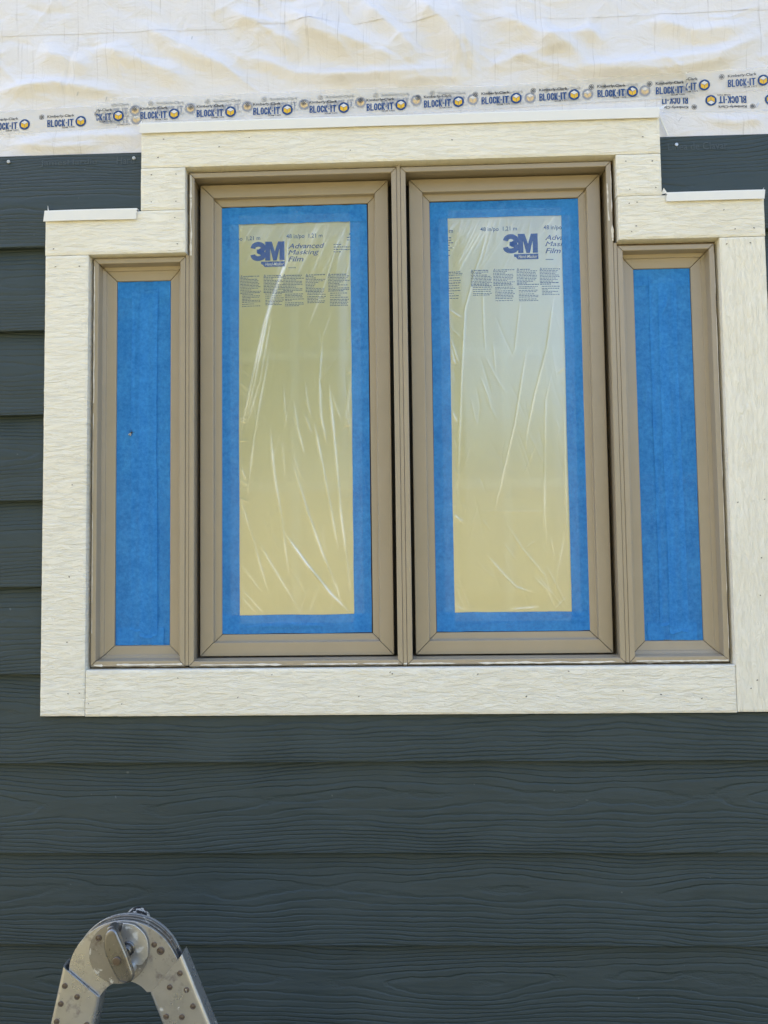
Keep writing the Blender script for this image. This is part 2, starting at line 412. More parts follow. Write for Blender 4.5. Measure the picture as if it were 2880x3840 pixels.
def heavy(p, s, x, y, h, wd, sw, gap, ink):
    """heavy condensed capitals"""
    lf = 0.0
    for ch in s:
        if ch == 'I': p.poly([(x, y), (x + sw, y), (x + sw, y + h), (x, y + h)], ink); x += sw + gap; continue
        if ch == 'L': p.poly([(x, y), (x + wd, y), (x + wd, y + sw * .9), (x + sw, y + sw * .9), (x + sw, y + h), (x, y + h)], ink)
        elif ch == 'T':
            c = x + wd / 2
            p.add(([(x, y + h), (x, y + h - sw * .9), (c - sw / 2, y + h - sw * .9), (c - sw / 2, y), (c + sw / 2, y), (c + sw / 2, y + h - sw * .9), (x + wd, y + h - sw * .9), (x + wd, y + h)], [(0, 1, 2, 5, 6, 7), (2, 3, 4, 5)]), ink)
        elif ch in 'OC':
            r = wd / 2 - sw / 2; cx = x + wd / 2; ry = h * .26
            if ch == 'O':
                pts = ell_arc(cx, y + h - sw / 2 - ry + .0001, r, ry, 0, 180, 9) + ell_arc(cx, y + sw / 2 + ry, r, ry, 180, 360, 9); pts.append(pts[0])
            else:
                pts = [(cx + r, y + h * .63)] + ell_arc(cx, y + h - sw / 2 - ry, r, ry, 0, 180, 9) + ell_arc(cx, y + sw / 2 + ry, r, ry, 180, 360, 9) + [(cx + r, y + h * .38)]
            p.add(stroke(pts, sw), ink)
        elif ch == 'B':
            k = sw * .82
            p.poly([(x, y), (x + sw, y), (x + sw, y + h), (x, y + h)], ink)
            for y0, y1 in ((y + h * .5 - k * .05, y + h), (y, y + h * .5 + k * .05)):
                m = (y0 + y1) / 2; ry = (y1 - y0) / 2 - k / 2
                p.add(stroke([(x + sw * .9, y1 - k / 2)] + ell_arc(x + wd * .5, m, wd * .5 - k / 2, ry, 90, -90, 9) + [(x + sw * .9, y0 + k / 2)], k), ink, .00006)
        elif ch == 'K':
            p.poly([(x, y), (x + sw, y), (x + sw, y + h), (x, y + h)], ink)
            p.poly([(x + sw * .9, y + h * .40), (x + wd - sw * 1.05, y + h), (x + wd, y + h), (x + sw * 1.55, y + h * .46), (x + wd + .0003, y), (x + wd - sw * 1.05, y), (x + sw * .9, y + h * .36)], ink, .00006)
        x += wd + gap
    return x
def three_m(p, x, z, h, ink):
    """three-em mark: h tall, 1.76 h wide"""
    u = h / 40.0; sw = 10.2 * u
    path = [(x + 5.2 * u, z - 14.0 * u)] + ell_arc(x + 16 * u, z - 12.8 * u, 10.4 * u, 7.7 * u, 165, -62, 17) + ell_arc(x + 16 * u, z - 28.2 * u, 10.9 * u, 6.9 * u, 66, -165, 17) + [(x + 5.0 * u, z - 27.0 * u)]
    p.add(stroke(path, sw), ink)
    p.poly([(x + 13 * u, z - 16.2 * u), (x + 21 * u, z - 16.2 * u), (x + 21 * u, z - 24 * u), (x + 13 * u, z - 24 * u)], ink, .00006)
    X = x + 30.5 * u
    p.add(([(X, z - 40 * u), (X, z), (X + 13.6 * u, z), (X + 20 * u, z - 21 * u), (X + 26.4 * u, z), (X + 40 * u, z), (X + 40 * u, z - 40 * u), (X + 29.6 * u, z - 40 * u), (X + 29.6 * u, z - 15 * u), (X + 23.6 * u, z - 40 * u), (X + 16.4 * u, z - 40 * u), (X + 10.4 * u, z - 15 * u), (X + 10.4 * u, z - 40 * u)],
           [(0, 1, 2, 11, 12), (2, 3, 10, 11), (3, 9, 10), (3, 4, 8, 9), (4, 5, 6, 7, 8)]), ink, .00003)

class Print:
    """collects flat shapes of several inks in 2-D, then lays them on a surface"""
    def __init__(s): s.v = []; s.f = []; s.mi = []; s.z = []
    def add(s, vf, ink, lift=0.0):
        v, f = vf; o = len(s.v)
        s.v += [tuple(p) for p in v]; s.f += [tuple(i + o for i in q) for q in f]; s.mi += [ink] * len(f); s.z += [lift] * len(v)
    def poly(s, pts, ink, lift=0.0): s.add((pts, [tuple(range(len(pts)))]), ink, lift)
    def ring(s, cx, cy, r1, r0, ink, n=28, lift=0.0):
        a = disc_pts(cx, cy, r1, n); b = disc_pts(cx, cy, r0, n)
        s.add((a + b, [(i, (i + 1) % n, n + (i + 1) % n, n + i) for i in range(n)]), ink, lift)
    def lay(s, name, fn, inks, parent, lift, clip=None, cut=None):
        """fn(x,y)->(x,d,z); clip=(xmin,xmax) in 2-D; cut=grid pitch for re-meshing"""
        bm = bmesh.new(); vs = [bm.verts.new((p[0], p[1], l)) for p, l in zip(s.v, s.z)]
        for q, mi in zip(s.f, s.mi):
            try: bm.faces.new([vs[i] for i in q]).material_index = mi
            except ValueError: pass
        def bis(co, no, clear=False):
            bmesh.ops.bisect_plane(bm, geom=bm.verts[:] + bm.edges[:] + bm.faces[:], plane_co=co, plane_no=no, clear_outer=clear, dist=1e-7)
        if clip:
            if clip[1] is not None: bis((clip[1], 0, 0), (1, 0, 0), True)
            if clip[0] is not None: bis((clip[0], 0, 0), (-1, 0, 0), True)
        if not bm.faces: bm.free(); return None
        if cut:
            xs = [v.co.x for v in bm.verts]; ys = [v.co.y for v in bm.verts]
            for c in np.arange(min(xs) + cut, max(xs), cut): bis((c, 0, 0), (1, 0, 0))
            for c in np.arange(min(ys) + cut, max(ys), cut): bis((0, c, 0), (0, 1, 0))
        for v in bm.verts:
            x, d, z = fn(v.co.x, v.co.y); v.co = (x, -(d + lift + v.co.z), z)
        bmesh.ops.recalc_face_normals(bm, faces=bm.faces)
        for f in bm.faces:
            if f.normal.y > 0: f.normal_flip()
        me = bpy.data.meshes.new(name); bm.to_mesh(me); bm.free()
        return link(name, me, [MAT[k] for k in inks], parent)

# ================================================================== SETTING: ground, far woodland (seen mirrored in the film)
GZ = -1.5
def ground_z(d):  # rise added out of view so the film mirrors more sunlit lawn
    t = min(max((d - 7.0) / 20.0, 0), 1); return GZ + 4.3 * t * t * (3 - 2 * t)
gd = [-250, -20, 0, 4, 7] + [7 + 20 * k / 16 for k in range(1, 17)] + [60, 250]
gv = [(x, d, ground_z(d)) for d in gd for x in (-250, -40, 40, 250)]
g = mesh('ground', gv, [(i * 4 + k, i * 4 + k + 1, i * 4 + k + 5, i * 4 + k + 4) for i in range(len(gd) - 1) for k in range(3)], MAT['lawn'], smooth=True)
g['kind'] = 'structure'; g['label'] = 'dry sunlit lawn with an added rise away from the house, mirrored by the film'
if g.data.polygons[0].normal.z < 0: g.data.flip_normals()

def woodland():
    v, f = [], []
    for i in range(58):
        x = -46 + i * 1.7 + random.uniform(-.8, .8)
        dist = 27 + random.uniform(0, 5); zb = ground_z(dist)
        top = (17.0 if x < 1.3 else 2.6) * random.uniform(.85, 1.1)
        for k in range(340 if x < 1.3 else 150):
            a, b = random.uniform(0, 6.283), random.uniform(-1, 1); rr = random.uniform(.7, 1.0)
            px = x + 1.9 * rr * math.cos(a) * math.sqrt(1 - b * b); pd = dist + 1.6 * rr * math.sin(a) * math.sqrt(1 - b * b)
            pz = zb + top * (.5 + .5 * rr * b)
            s = random.uniform(.25, .55); th = random.uniform(0, 6.28); tl = random.uniform(-.6, .6)
            ux, uz = math.cos(th) * s, math.sin(th) * s
            o = len(v)
            v += [(px - ux, pd + tl * s, pz - uz), (px + uz, pd - tl * s, pz - ux), (px + ux, pd - tl * s, pz + uz), (px - uz, pd + tl * s, pz + ux)]
            f.append((o, o + 1, o + 2, o + 3))
    o = mesh('woodland', v, f, MAT['leaf']); o['kind'] = 'stuff'; o['label'] = 'far-off sunlit leafy woodland across the lawn'; o['category'] = 'woodland'
woodland()

# ================================================================== HOUSE WALL: sheathing + lap siding
HX0, HX1, HTOP = -3.0, 4.6, 2.0
wall = thing('house_wall', 'dark slate lap-siding house wall surrounding the white trimmed window', 'wall', loc=(0, 0, GZ))
def W(o):  # children keep world coordinates
    o.parent = wall; o.matrix_parent_inverse = wall.matrix_basis.inverted(); return o
W(boxes('sheathing', [(HX0, -.6215, -.10, 0, GZ, HTOP), (.6115, HX1, -.10, 0, GZ, HTOP), (-.6215, .6115, -.10, 0, GZ, -.2185), (-.6215, .6115, -.10, 0, .7665, HTOP),
                      (-.6215, -.4285, -.10, 0, .5955, .7665), (.4185, .6115, -.10, 0, .5955, .7665),
                      (HX0, HX0 + .1, -6.0, -.10, GZ, HTOP), (HX1 - .1, HX1, -6.0, -.10, GZ, HTOP), (HX0, HX1, -6.1, -6.0, GZ, HTOP), (HX0, HX1, -6.1, 0.0, HTOP, HTOP + .12)], MAT['osb']))
W(boxes('room_lining', [(-1.6, 1.6, -3.05, -3.0, GZ, 1.3), (-1.6, 1.6, -3.0, -.12, GZ + .02, GZ + .06), (-1.6, 1.6, -3.0, -.12, 1.25, 1.3), (-1.65, -1.6, -3.0, -.12, GZ, 1.3), (1.6, 1.65, -3.0, -.12, GZ, 1.3)], MAT['room']))

EXPO, BH = .168, .1975
def board(segs, zb, k):
    """one lap-siding plank made of prism segments (x0,x1,z0,z1) cut round the trim"""
    v, f, uv = [], [], []
    off = k * 3.37 + 1.1
    def dfront(z): return .0268 - .0176 * (z - zb) / BH
    for x0, x1, z0, z1 in segs:
        nx = max(2, int((x1 - x0) / .05)); o = len(v)
        ch = .0012
        prof = [(z0, dfront(z0) - .008), (z0, dfront(z0) - ch), (z0 + ch, dfront(z0)), (z1 - ch, dfront(z1)), (z1, dfront(z1) - ch), (z1, dfront(z1) - .008)]
        for i in range(nx + 1):
            x = x0 + (x1 - x0) * i / nx
            wob = .0007 * mnoise.noise((x * 3.1 + off, k * 5.1, 0)) + .00035 * mnoise.noise((x * 31 + off, k, 3))
            for j, (z, d) in enumerate(prof):
                v.append((x, d, z + (wob if j < 3 else 0))); uv.append((x + off, z - zb))
        m6 = len(prof)
        for i in range(nx):
            for j in range(m6):
                a, b = o + i * m6 + j, o + i * m6 + (j + 1) % m6
                f.append((a, b, b + m6, a + m6))
        f.append(tuple(o + j for j in range(m6))); f.append(tuple(o + nx * m6 + j for j in reversed(range(m6))))
    return W(mesh('siding_board', v, f, MAT['siding'], None, False, uv))
LX, RX = -.7085, .6985     # butt against the trim
zb0 = .613
boards = []
for k in range(13):
    zb = zb0 - EXPO * k; zt = zb + BH
    if k == 0:
        board([(HX0, LX - .001, zb, zt), (LX - .001, -.5185, .684, zt)], zb, 1)
        board([(RX + .001, HX1, zb, zt), (.5055, RX + .001, .686, zt)], zb, 2)
    elif zt > -.306 and zb > -.36:
        board([(HX0, LX, zb, zt)], zb, 3 + 2 * k); board([(RX, HX1, zb, zt)], zb, 4 + 2 * k)
    elif zb > GZ - .1:
        top = min(zt, -.309)
        if zt > -.309:
            board([(HX0, LX, zb, zt), (LX, RX, zb, -.309), (RX, HX1, zb, zt)], zb, 40 + k)
        else:
            board([(HX0, HX1, max(zb, GZ + .005), zt)], zb, 40 + k)
for x, z in ((-.793, .797), (-.537, .797), (.541, .792)):
    W(prism('nail', disc_pts(x, z, .0034, 14), .0105, .0132, MAT['zinc'], None, .0006))
def siding_text(s, box, dd):
    P_ = Print(); P_.add(text2d(s, box, 0.012), 0)
    W(P_.lay('embossed_text', lambda x, y: (x, dd - .0002 - .0891 * (y - .79), y), ['emboss'], None, .0004))
siding_text('JamesHardie', (-.728, -.612, .783, .799), .0116)
siding_text('Hard', (-.572, -.536, .785, .801), .0116)
siding_text('Linea de Clavar', (.524, .640, .780, .796), .0116)

# ================================================================== HOUSE WRAP
WR = [[(-.35,1.107),(-.284,1.066),(-.19,1.009)],[(-.246,1.099),(-.059,1.009),(.024,.975)],[(-.077,1.112),(-.021,1.056),(.043,.986)],[(.026,1.113),(.091,1.052),(.131,.983),(.149,.95)],[(.092,1.111),(.128,1.051),(.136,.983)],[(.127,1.022),(.137,.95)],[(-.817,.95),(-.702,.96),(-.635,.949),(-.569,.938)],[(-.153,.956),(-.013,.957),(.126,.964)],[(-.013,.942),(.126,.948)],[(.266,1.008),(.377,1.031),(.413,1.007)],[(.31,.954),(.494,.963),(.64,.977),(.731,1.02)],[(.356,.947),(.539,.948),(.676,.968)],[(.175,1.078),(.266,1.036),(.384,.963)],[(-.531,1.075),(-.417,1.022),(-.322,.96)],[(-.483,1.034),(-.36,.981)],[(-.627,1.039),(-.531,1.006),(-.417,.954)],[(-.313,1.008),(-.209,.966),(-.06,.95)],[(.479,1.058),(.587,1.025),(.696,1.031)],[(.219,.99),(.347,.95)],[(-.209,1.063),(-.097,1.001)],[(-.742,1.033),(-.626,.99)],[(.163,.963),(.256,.989),(.358,1.004)],[(-.759,.845),(-.625,.852),(-.53,.85)],[(-.80,.84),(-.70,.828),(-.60,.832)],[(.60,.85),(.66,.838),(.72,.842)]]
WW = [.022,.03,.024,.028,.02,.012,.014,.012,.009,.018,.016,.012,.022,.02,.014,.022,.014,.02,.014,.018,.024,.012,.012,.012,.01]
WA = [.008,.011,.009,.013,.007,-.006,.007,.006,.004,.008,.007,.005,.008,.006,.004,.007,.005,.006,.005,.006,.006,.004,.004,.004,.003]
gr = np.random.default_rng(5); WX, WXW, WXA = [], [], []
for _ in range(230):
    x, z = gr.uniform(-.95, .85), gr.uniform(.94, 1.22); a = gr.normal(-.5, .7); L_ = gr.uniform(.03, .16)
    WX.append([(x, z), (x + L_ * .5 * math.cos(a), z + L_ * .5 * math.sin(a)), (x + L_ * math.cos(a + gr.normal(0, .2)), z + L_ * math.sin(a + gr.normal(0, .2)))])
    WXW.append(gr.uniform(.002, .007)); WXA.append(gr.uniform(.0004, .0017) * gr.choice([-1, 1]))
def wrap_exact(X, Z):
    X = np.atleast_1d(np.asarray(X, float)); Z = np.atleast_1d(np.asarray(Z, float))
    h = 1.15 * ridge_field(X, Z, WR, WW, WA, False) + .75 * ridge_field(X, Z, WR, [q * .8 for q in WW], WA, True) + 2.4 * ridge_field(X, Z, WX, WXW, WXA, True)
    h += .0016 * sumnoise(X, Z, 9, 14, 10, 3) + .0005 * sumnoise(X, Z, 45, 50, 12, 4)
    flatten = 1 - .992 * np.exp(-((Z - .893) / .036) ** 4)
    env = np.clip((1.32 - Z) / .1, 0, 1) * np.clip((1.1 - np.abs(X)) / .1, 0, 1)
    return np.maximum(h * flatten * env, -.001)
_gx, _gz = np.arange(-1.26, 1.2, .003), np.arange(.73, 1.36, .003)
_GH = wrap_exact(*np.meshgrid(_gx, _gz))
def wrap_h(X, Z):
    X = np.atleast_1d(np.asarray(X, float)); Z = np.atleast_1d(np.asarray(Z, float))
    fx = np.clip((X + 1.26) / .003, 0, _GH.shape[1] - 1.001); fz = np.clip((Z - .73) / .003, 0, _GH.shape[0] - 1.001)
    i, j = fx.astype(int), fz.astype(int); a, b = fx - i, fz - j
    return (_GH[j, i] * (1 - a) + _GH[j, i + 1] * a) * (1 - b) + (_GH[j + 1, i] * (1 - a) + _GH[j + 1, i + 1] * a) * b
def wrap_sheet(x0, x1, z0, z1, lift, label, st=.0036):
    xs = np.concatenate([[HX0], np.arange(x0, x1, st), [HX1]]); zs = np.arange(z0, min(z1, 1.34), st)
    if z1 > 1.34: zs = np.concatenate([zs, [1.36, z1]])
    X, Z = np.meshgrid(xs, zs)
    edge = .0022 * sumnoise(X[:1], X[:1] * 0, 8, 1, 6, 21) if lift > .0005 else 0
    Dd = .002 + wrap_h(X, Z) + lift
    if lift > .0005: Z = Z.copy(); Z[0] += (edge[0] if np.ndim(edge) else 0)
    o = grid_surface('house_wrap', X, Z, Dd, MAT['wrap'])
    return tag(o, label, 'house wrap', 'sheets of white house wrap')
wrap_sheet(-1.1, 1.0, .776, 1.12, 0, 'wrinkled white house wrap sheet right above the window, under the printed tapes')
upper = wrap_sheet(-1.1, 1.0, 1.066, HTOP - .002, .00055, 'white house wrap sheet along the top edge of the photo, lapping over the lower sheet')

# ------------------------------------------------------------------ printed seam tapes
def kc_unit():
    p = Print()
    p.add(text2d('Kimberly-Clark', (0, .056, .0275, .0345), 0.012), 0)
    heavy(p, 'BLOCK', 0, .0098, .0146, .0066, .0023, .0009, 1)
    p.poly([(.0380, .0155), (.0404, .0155), (.0404, .0182), (.0380, .0182)], 1)
    heavy(p, 'IT', .0422, .0098, .0146, .0082, .0025, .0011, 1)
    p.add(text2d('SEAM TAPE', (.030, .0565, .0060, .0088), 0.012), 0)
    cx, cy = .0690, .0182
    p.poly(disc_pts(cx, cy, .0110, 32), 1)
    p.ring(cx, cy, .0110, .0104, 1)
    r = .0086; hx = [(cx + r * math.cos(math.radians(90 + 60 * i)), cy + r * math.sin(math.radians(90 + 60 * i))) for i in range(6)]
    c = (cx, cy); sh = lambda P, Q, t: (P[0] + (Q[0] - P[0]) * t, P[1] + (Q[1] - P[1]) * t)
    def face(q, ink):
        m = (sum(a for a, _ in q) / 4, sum(b for _, b in q) / 4); p.poly([sh(a, m, .09) for a in q], ink, .00012)
    face([hx[0], hx[1], c, hx[5]], 3); face([hx[1], hx[2], hx[3], c], 2); face([hx[5], c, hx[3], hx[4]], 2)
    fx, fy = -.0118, .0315
    p.ring(fx, fy, .0052, .0045, 0)
    for i in range(6):
        a = math.radians(60 * i + 30); ca, sa = math.cos(a), math.sin(a)
        p.poly([(fx + ca * r1 - sa * s_, fy + sa * r1 + ca * s_) for r1, s_ in ((.0008, -.0005), (.0036, -.0009), (.0036, .0009), (.0008, .0005))], 0)
    return p
UNIT = kc_unit()
INKS = ['inkblack', 'inkblue', 'inkyellow', 'inkwhite']
def seam_tape(label, curve, width, x0, x1, lift, anchors, flip=False, clip=(None, None), ragged=(.0, .0), phase=0):
    cx = [c[0] for c in curve]; cz = [c[1] for c in curve]
    zb = lambda x: np.interp(x, cx, cz)
    root = thing('seam_tape', label, 'seam tape', 'printed clear seam tapes on the house wrap', loc=((x0 + x1) / 2, .006, float(zb((x0 + x1) / 2))))
    inv = root.matrix_basis.inverted()
    n = max(30, int((x1 - x0) / .0045)); mrows = 12
    t = np.linspace(0, 1, n)[None, :] * np.ones((mrows, 1)); s = np.linspace(0, 1, mrows)[:, None] * np.ones((1, n))
    X = x0 + (x1 - x0) * t
    gq = np.random.default_rng(int(1000 * (x1 + 3)))
    j0 = gq.normal(0, ragged[0], mrows) if ragged[0] else np.zeros(mrows); j1 = gq.normal(0, ragged[1], mrows) if ragged[1] else np.zeros(mrows)
    X = X + j0[:, None] * (1 - t) ** 8 + j1[:, None] * t ** 8
    Zt = zb(X) + width * s * (-1 if flip else 1)
    def dsurf(x, z):
        return .002 + wrap_h(x, z) + lift + .0002 * np.abs(np.sin(np.asarray(x) * 61 + phase))
    D_ = dsurf(X.ravel(), Zt.ravel()).reshape(X.shape)
    o = grid_surface('tape_strip', X, Zt, D_, MAT['stape']); o.parent = root; o.matrix_parent_inverse = inv
    sg = -1 if flip else 1
    for a in anchors:
        def fn(x, y):
            xx = a + sg * x; zz = float(zb(xx)) + sg * y
            return xx, float(dsurf(xx, zz)[0]), zz
        cl = None
        if clip != (None, None) and not flip: cl = (None if clip[0] is None else clip[0] - a, None if clip[1] is None else clip[1] - a)
        if flip: cl = (a - x1, a - x0)
        p = UNIT.lay('printed_logo', fn, INKS, None, .0004, cl)
        if p is not None: p.parent = root; p.matrix_parent_inverse = inv
    return root
mainc = [(-.70, .8705), (-.617, .8715), (-.297, .8735), (-.068, .8745), (.162, .8805), (.392, .8875), (.60, .8915)]
seam_tape('lower left clear seam tape with dark print, left of the wide white flashing', [(-1.2, .848), (-.817, .8595), (-.60, .8655)], .049, -1.15, -.575, .0006, [-.951, -.835, -.719, -.605], phase=1)
seam_tape('faded older seam tape showing through just above the main printed strip', [(-.587, .8825), (.07, .8855), (.20, .8815), (.40, .8875), (.575, .8925)], .046, -.587, .585, .0014,
          [-.607, -.494, -.378, -.263, -.149, -.037, .076, .190, .304, .417, .530], clip=(-.587, .585), phase=2)
seam_tape('long clear seam tape with bold dark print, right above the wide white flashing', mainc, .0475, -.617, .590, .0024,
          [-.641, -.527, -.412, -.297, -.183, -.068, .047, .162, .277, .392, .507], clip=(-.617, .566), ragged=(.0008, .0015), phase=3)
seam_tape('upside-down printed seam tape peeking out under the right-hand strip', [(.519, .905), (.95, .897)], .043, .519, 1.05, .0006, [.684, .568 + .002, .800, .915], flip=True, phase=4)
seam_tape('short clear seam tape at the top right with bold print and torn end', [(.50, .8935), (.566, .8948), (.73, .9035), (1.1, .921)], .0445, .566, 1.05, .0034, [.533, .648, .763, .880], clip=(.566, None), ragged=(.0012, .001), phase=5)

# staples and torn bits of the wrap
def chips(name, items, mat, parent):
    for x, z, L_, a, wd, d in items:
        ca, sa = math.cos(a), math.sin(a)
        q = [(x + ca * s_ * L_ - sa * t_ * wd, z + sa * s_ * L_ + ca * t_ * wd) for s_, t_ in ((-.5, -.5), (.5, -.5), (.5, .5), (-.5, .5))]
        o = prism(name, q, d, d + .0011, mat); o.parent = parent
lower = bpy.data.objects['house_wrap']
chips('staple', [(-.655, .939, .011, 1.25, .0011, .0028 + float(wrap_h(-.655, .939)[0])), (-.597, .9255, .010, 1.3, .0011, .005), (.553, .848, .010, .9, .0012, .004), (.705, .872, .009, 1.0, .0012, .004), (-.42, 1.045, .006, 1.4, .0014, .006 + float(wrap_h(-.42, 1.045)[0]))], MAT['zinc'], lower)

# ================================================================== WINDOW TRIM
trimt = thing('window_trim', 'cream white wood-grain trim boards framing the stepped window', 'window trim', loc=(0, 0, -.30))
TI = trimt.matrix_basis.inverted()
TF, TB = .029, .0042
def trim_board(x0, x1, z0, z1, along, seed):
    st = .0042
    nx = max(6, int((x1 - x0) / st)); nz = max(6, int((z1 - z0) / st))
    v, f, uv = [], [], []
    for j in range(nz + 1):
        for i in range(nx + 1):
            x = x0 + (x1 - x0) * i / nx; z = z0 + (z1 - z0) * j / nz
            ed = (i in (0, nx)) or (j in (0, nz))
            L_, A_ = (x, z) if along == 'x' else (z, x)
            h = .0005 * mnoise.fractal((L_ * 40, A_ * 110, seed), 1.0, 2.0, 3) + .0006 * mnoise.noise((x * 40, z * 40, seed + 9))
            wx = .0002 * mnoise.noise((z * 90, seed, 1)) if i in (0, nx) else 0
            wz = .0002 * mnoise.noise((x * 90, seed, 2)) if j in (0, nz) else 0
            v.append((x + wx, TF + h - (.0012 if ed else 0), z + wz)); uv.append((L_ + seed * 1.7, A_ + seed * .31))
    W_ = nx + 1
    for j in range(nz):
        for i in range(nx): a = j * W_ + i; f.append((a, a + 1, a + W_ + 1, a + W_))
    loop = [i for i in range(W_)] + [j * W_ + nx for j in range(1, nz + 1)] + [nz * W_ + i for i in range(nx - 1, -1, -1)] + [j * W_ for j in range(nz - 1, 0, -1)]
    o = len(v)
    for q in loop: v.append((v[q][0], TB, v[q][2])); uv.append(uv[q])
    n = len(loop)
    for i in range(n): f.append((loop[i], o + i, o + (i + 1) % n, loop[(i + 1) % n]))
    f.append(tuple(o + i for i in range(n)))
    ob = mesh('trim_board', v, f, MAT['trim'], None, False, uv)
    ob.parent = trimt; ob.matrix_parent_inverse = TI
    return ob
e = .0006
trim_board(-.516, .5035, .7665 + e, .8535, 'x', 1)          # head board
trim_board(-.5165, -.4285, .6805 + e, .7665 - e, 'x', 2)    # short blocks beside the head
trim_board(.4175, .5035, .6835 + e, .7665 - e, 'x', 3)
trim_board(-.7075, -.4275, .594 + e, .6805 - e, 'x', 4)     # shoulder boards
trim_board(.4185, .6975, .597 + e, .6835 - e, 'x', 5)
trim_board(-.7065, -.6205, -.3055, .594 - e, 'x', 6)        # side boards
trim_board(.6105, .6965, -.3055, .597 - e, 'z', 7)
trim_board(-.6205 + 2 * e, .6105 - 2 * e, -.3065, -.2195, 'x', 8)     # sill board
bm = bmesh.new()
dents = [(-.471,.824),(-.482,.787),(-.30,.822),(-.36,.805),(-.495,.752),(-.446,.752),(-.495,.697),(-.446,.697),(-.448,.664),(-.69,.607),(-.443,.611),(-.686,.571),(-.638,.571),(-.10,.79),(.10,.805),(.47,.80),
         (.436,.752),(.487,.751),(.442,.696),(.492,.698),(.440,.668),(.455,.67),(.443,.612),(.452,.623),(.62,.65),(.648,.67),(.672,.672),(.64,.612),(.676,.613),(.623,.583),(.668,.584),
         (-.648,.138),(-.652,-.04),(-.655,-.165),(-.652,-.263),(-.63,-.262),(-.612,-.282),(-.548,-.283),(-.44,-.235),(-.26,-.23),(-.325,-.272),(-.095,-.272),(-.035,-.227),(-.031,-.230),(.13,-.232),(.30,-.228),(.22,-.274),(.40,-.265),(.47,-.272),(.545,-.28),
         (.685,.12),(.675,.09),(.625,.085),(.665,-.02),(.66,-.09),(.67,-.245),(.648,-.247),(.636,-.262),(.69,-.243)]
for x, z in dents:
    a = random.uniform(-.8, .8); rx, rz = random.uniform(.0012, .0021), random.uniform(.0007, .0012)
    vs = [bm.verts.new((x + rx * math.cos(t) * math.cos(a) - rz * math.sin(t) * math.sin(a), -(TF + .0009), z + rx * math.cos(t) * math.sin(a) + rz * math.sin(t) * math.cos(a))) for t in [k * math.pi / 3 for k in range(6)]]
    c = bm.verts.new((x, -(TF + .0013), z))
    for k in range(6): bm.faces.new((vs[k], vs[(k + 1) % 6], c))
bmesh.ops.recalc_face_normals(bm, faces=bm.faces)
me = bpy.data.meshes.new('nail_dents'); bm.to_mesh(me); bm.free()
nd = link('nail_dents', me, MAT['dark'], trimt); nd.matrix_parent_inverse = TI; nd['kind'] = 'stuff'

# ------------------------------------------------------------------ drip flashings (Z-bent strips on top of the boards)
def flashing(label, x0, x1, zt, lip, up, skew=(0, 0)):
    """zt: board top; lip hangs over the board face; leg runs up the wall"""
    th = .0014; n = 40
    prof = [(.0065, zt + up), (.0068, zt + .0035), (TF + .0035, zt + .0016), (TF + .0042, zt - .0008), (TF + .0042, zt - lip)]
    inner = [(d - th * .9, z - (th if 0 < i < 4 else 0)) for i, (d, z) in enumerate(prof)]
    v, f = [], []
    pr = prof + inner[::-1]; m = len(pr)
    for i in range(n + 1):
        t = i / n; x = x0 + (x1 - x0) * t
        wv = .0006 * mnoise.noise((x * 7, zt, 2)) + skew[0] * (1 - t) + skew[1] * t
        for j, (d, z) in enumerate(pr): v.append((x + (.002 * (z - zt) / lip if i in (0, n) else 0), d + (.0008 * mnoise.noise((x * 5, 9, zt)) if 3 < j < 6 else 0), z + wv))
    for i in range(n):
        for j in range(m): a = i * m + j; b = i * m + (j + 1) % m; f.append((a, b, b + m, a + m))
    f.append(tuple(range(m))); f.append(tuple(n * m + j for j in reversed(range(m))))
    root = thing('drip_flashing', label, 'flashing', 'white drip flashings over the trim', loc=((x0 + x1) / 2, TF, zt))
    o = mesh('flashing_strip', v, f, MAT['vinyl']); inv = root.matrix_basis.inverted(); o.parent = root; o.matrix_parent_inverse = inv
    return root, inv
def tab(root, inv, pts, d0, d1, nm='bent_tab'):
    v = [(x, d0 + (d1 - d0) * k / (len(pts) - 1), z) for k, (x, z) in enumerate(pts)]
    v2 = [(x, d + .0012, z) for x, d, z in v]; n = len(v)
    f = [tuple(range(n)), tuple(range(2 * n - 1, n - 1, -1))] + [(i, n + i, n + (i + 1) % n, (i + 1) % n) for i in range(n)]
    o = mesh(nm, v + v2, f, MAT['vinyl']); o.parent = root; o.matrix_parent_inverse = inv
r_, i_ = flashing('wide white drip flashing across the top of the head board', -.5165, .5035, .8555, .0195, .017)
tab(r_, i_, [(-.531, .862), (-.518, .867), (-.5155, .853)], .012, .030); tab(r_, i_, [(.5035, .864), (.521, .868), (.509, .852)], .014, .030)
tab(r_, i_, [(.506, .860), (.509, .861), (.528, .812), (.525, .811)], .008, .010, 'torn_strip')
r_, i_ = flashing('short white drip flashing on the left shoulder board', -.7075, -.5225, .6822, .0205, .004)
tab(r_, i_, [(-.7075, .682), (-.7045, .697), (-.700, .684)], .020, .030)
r_, i_ = flashing('short white drip flashing on the right shoulder board', .5115, .6985, .6850, .0165, .004)
tab(r_, i_, [(.503, .687), (.508, .698), (.513, .686)], .022, .030); tab(r_, i_, [(.6985, .684), (.7005, .695), (.6945, .686)], .020, .028)

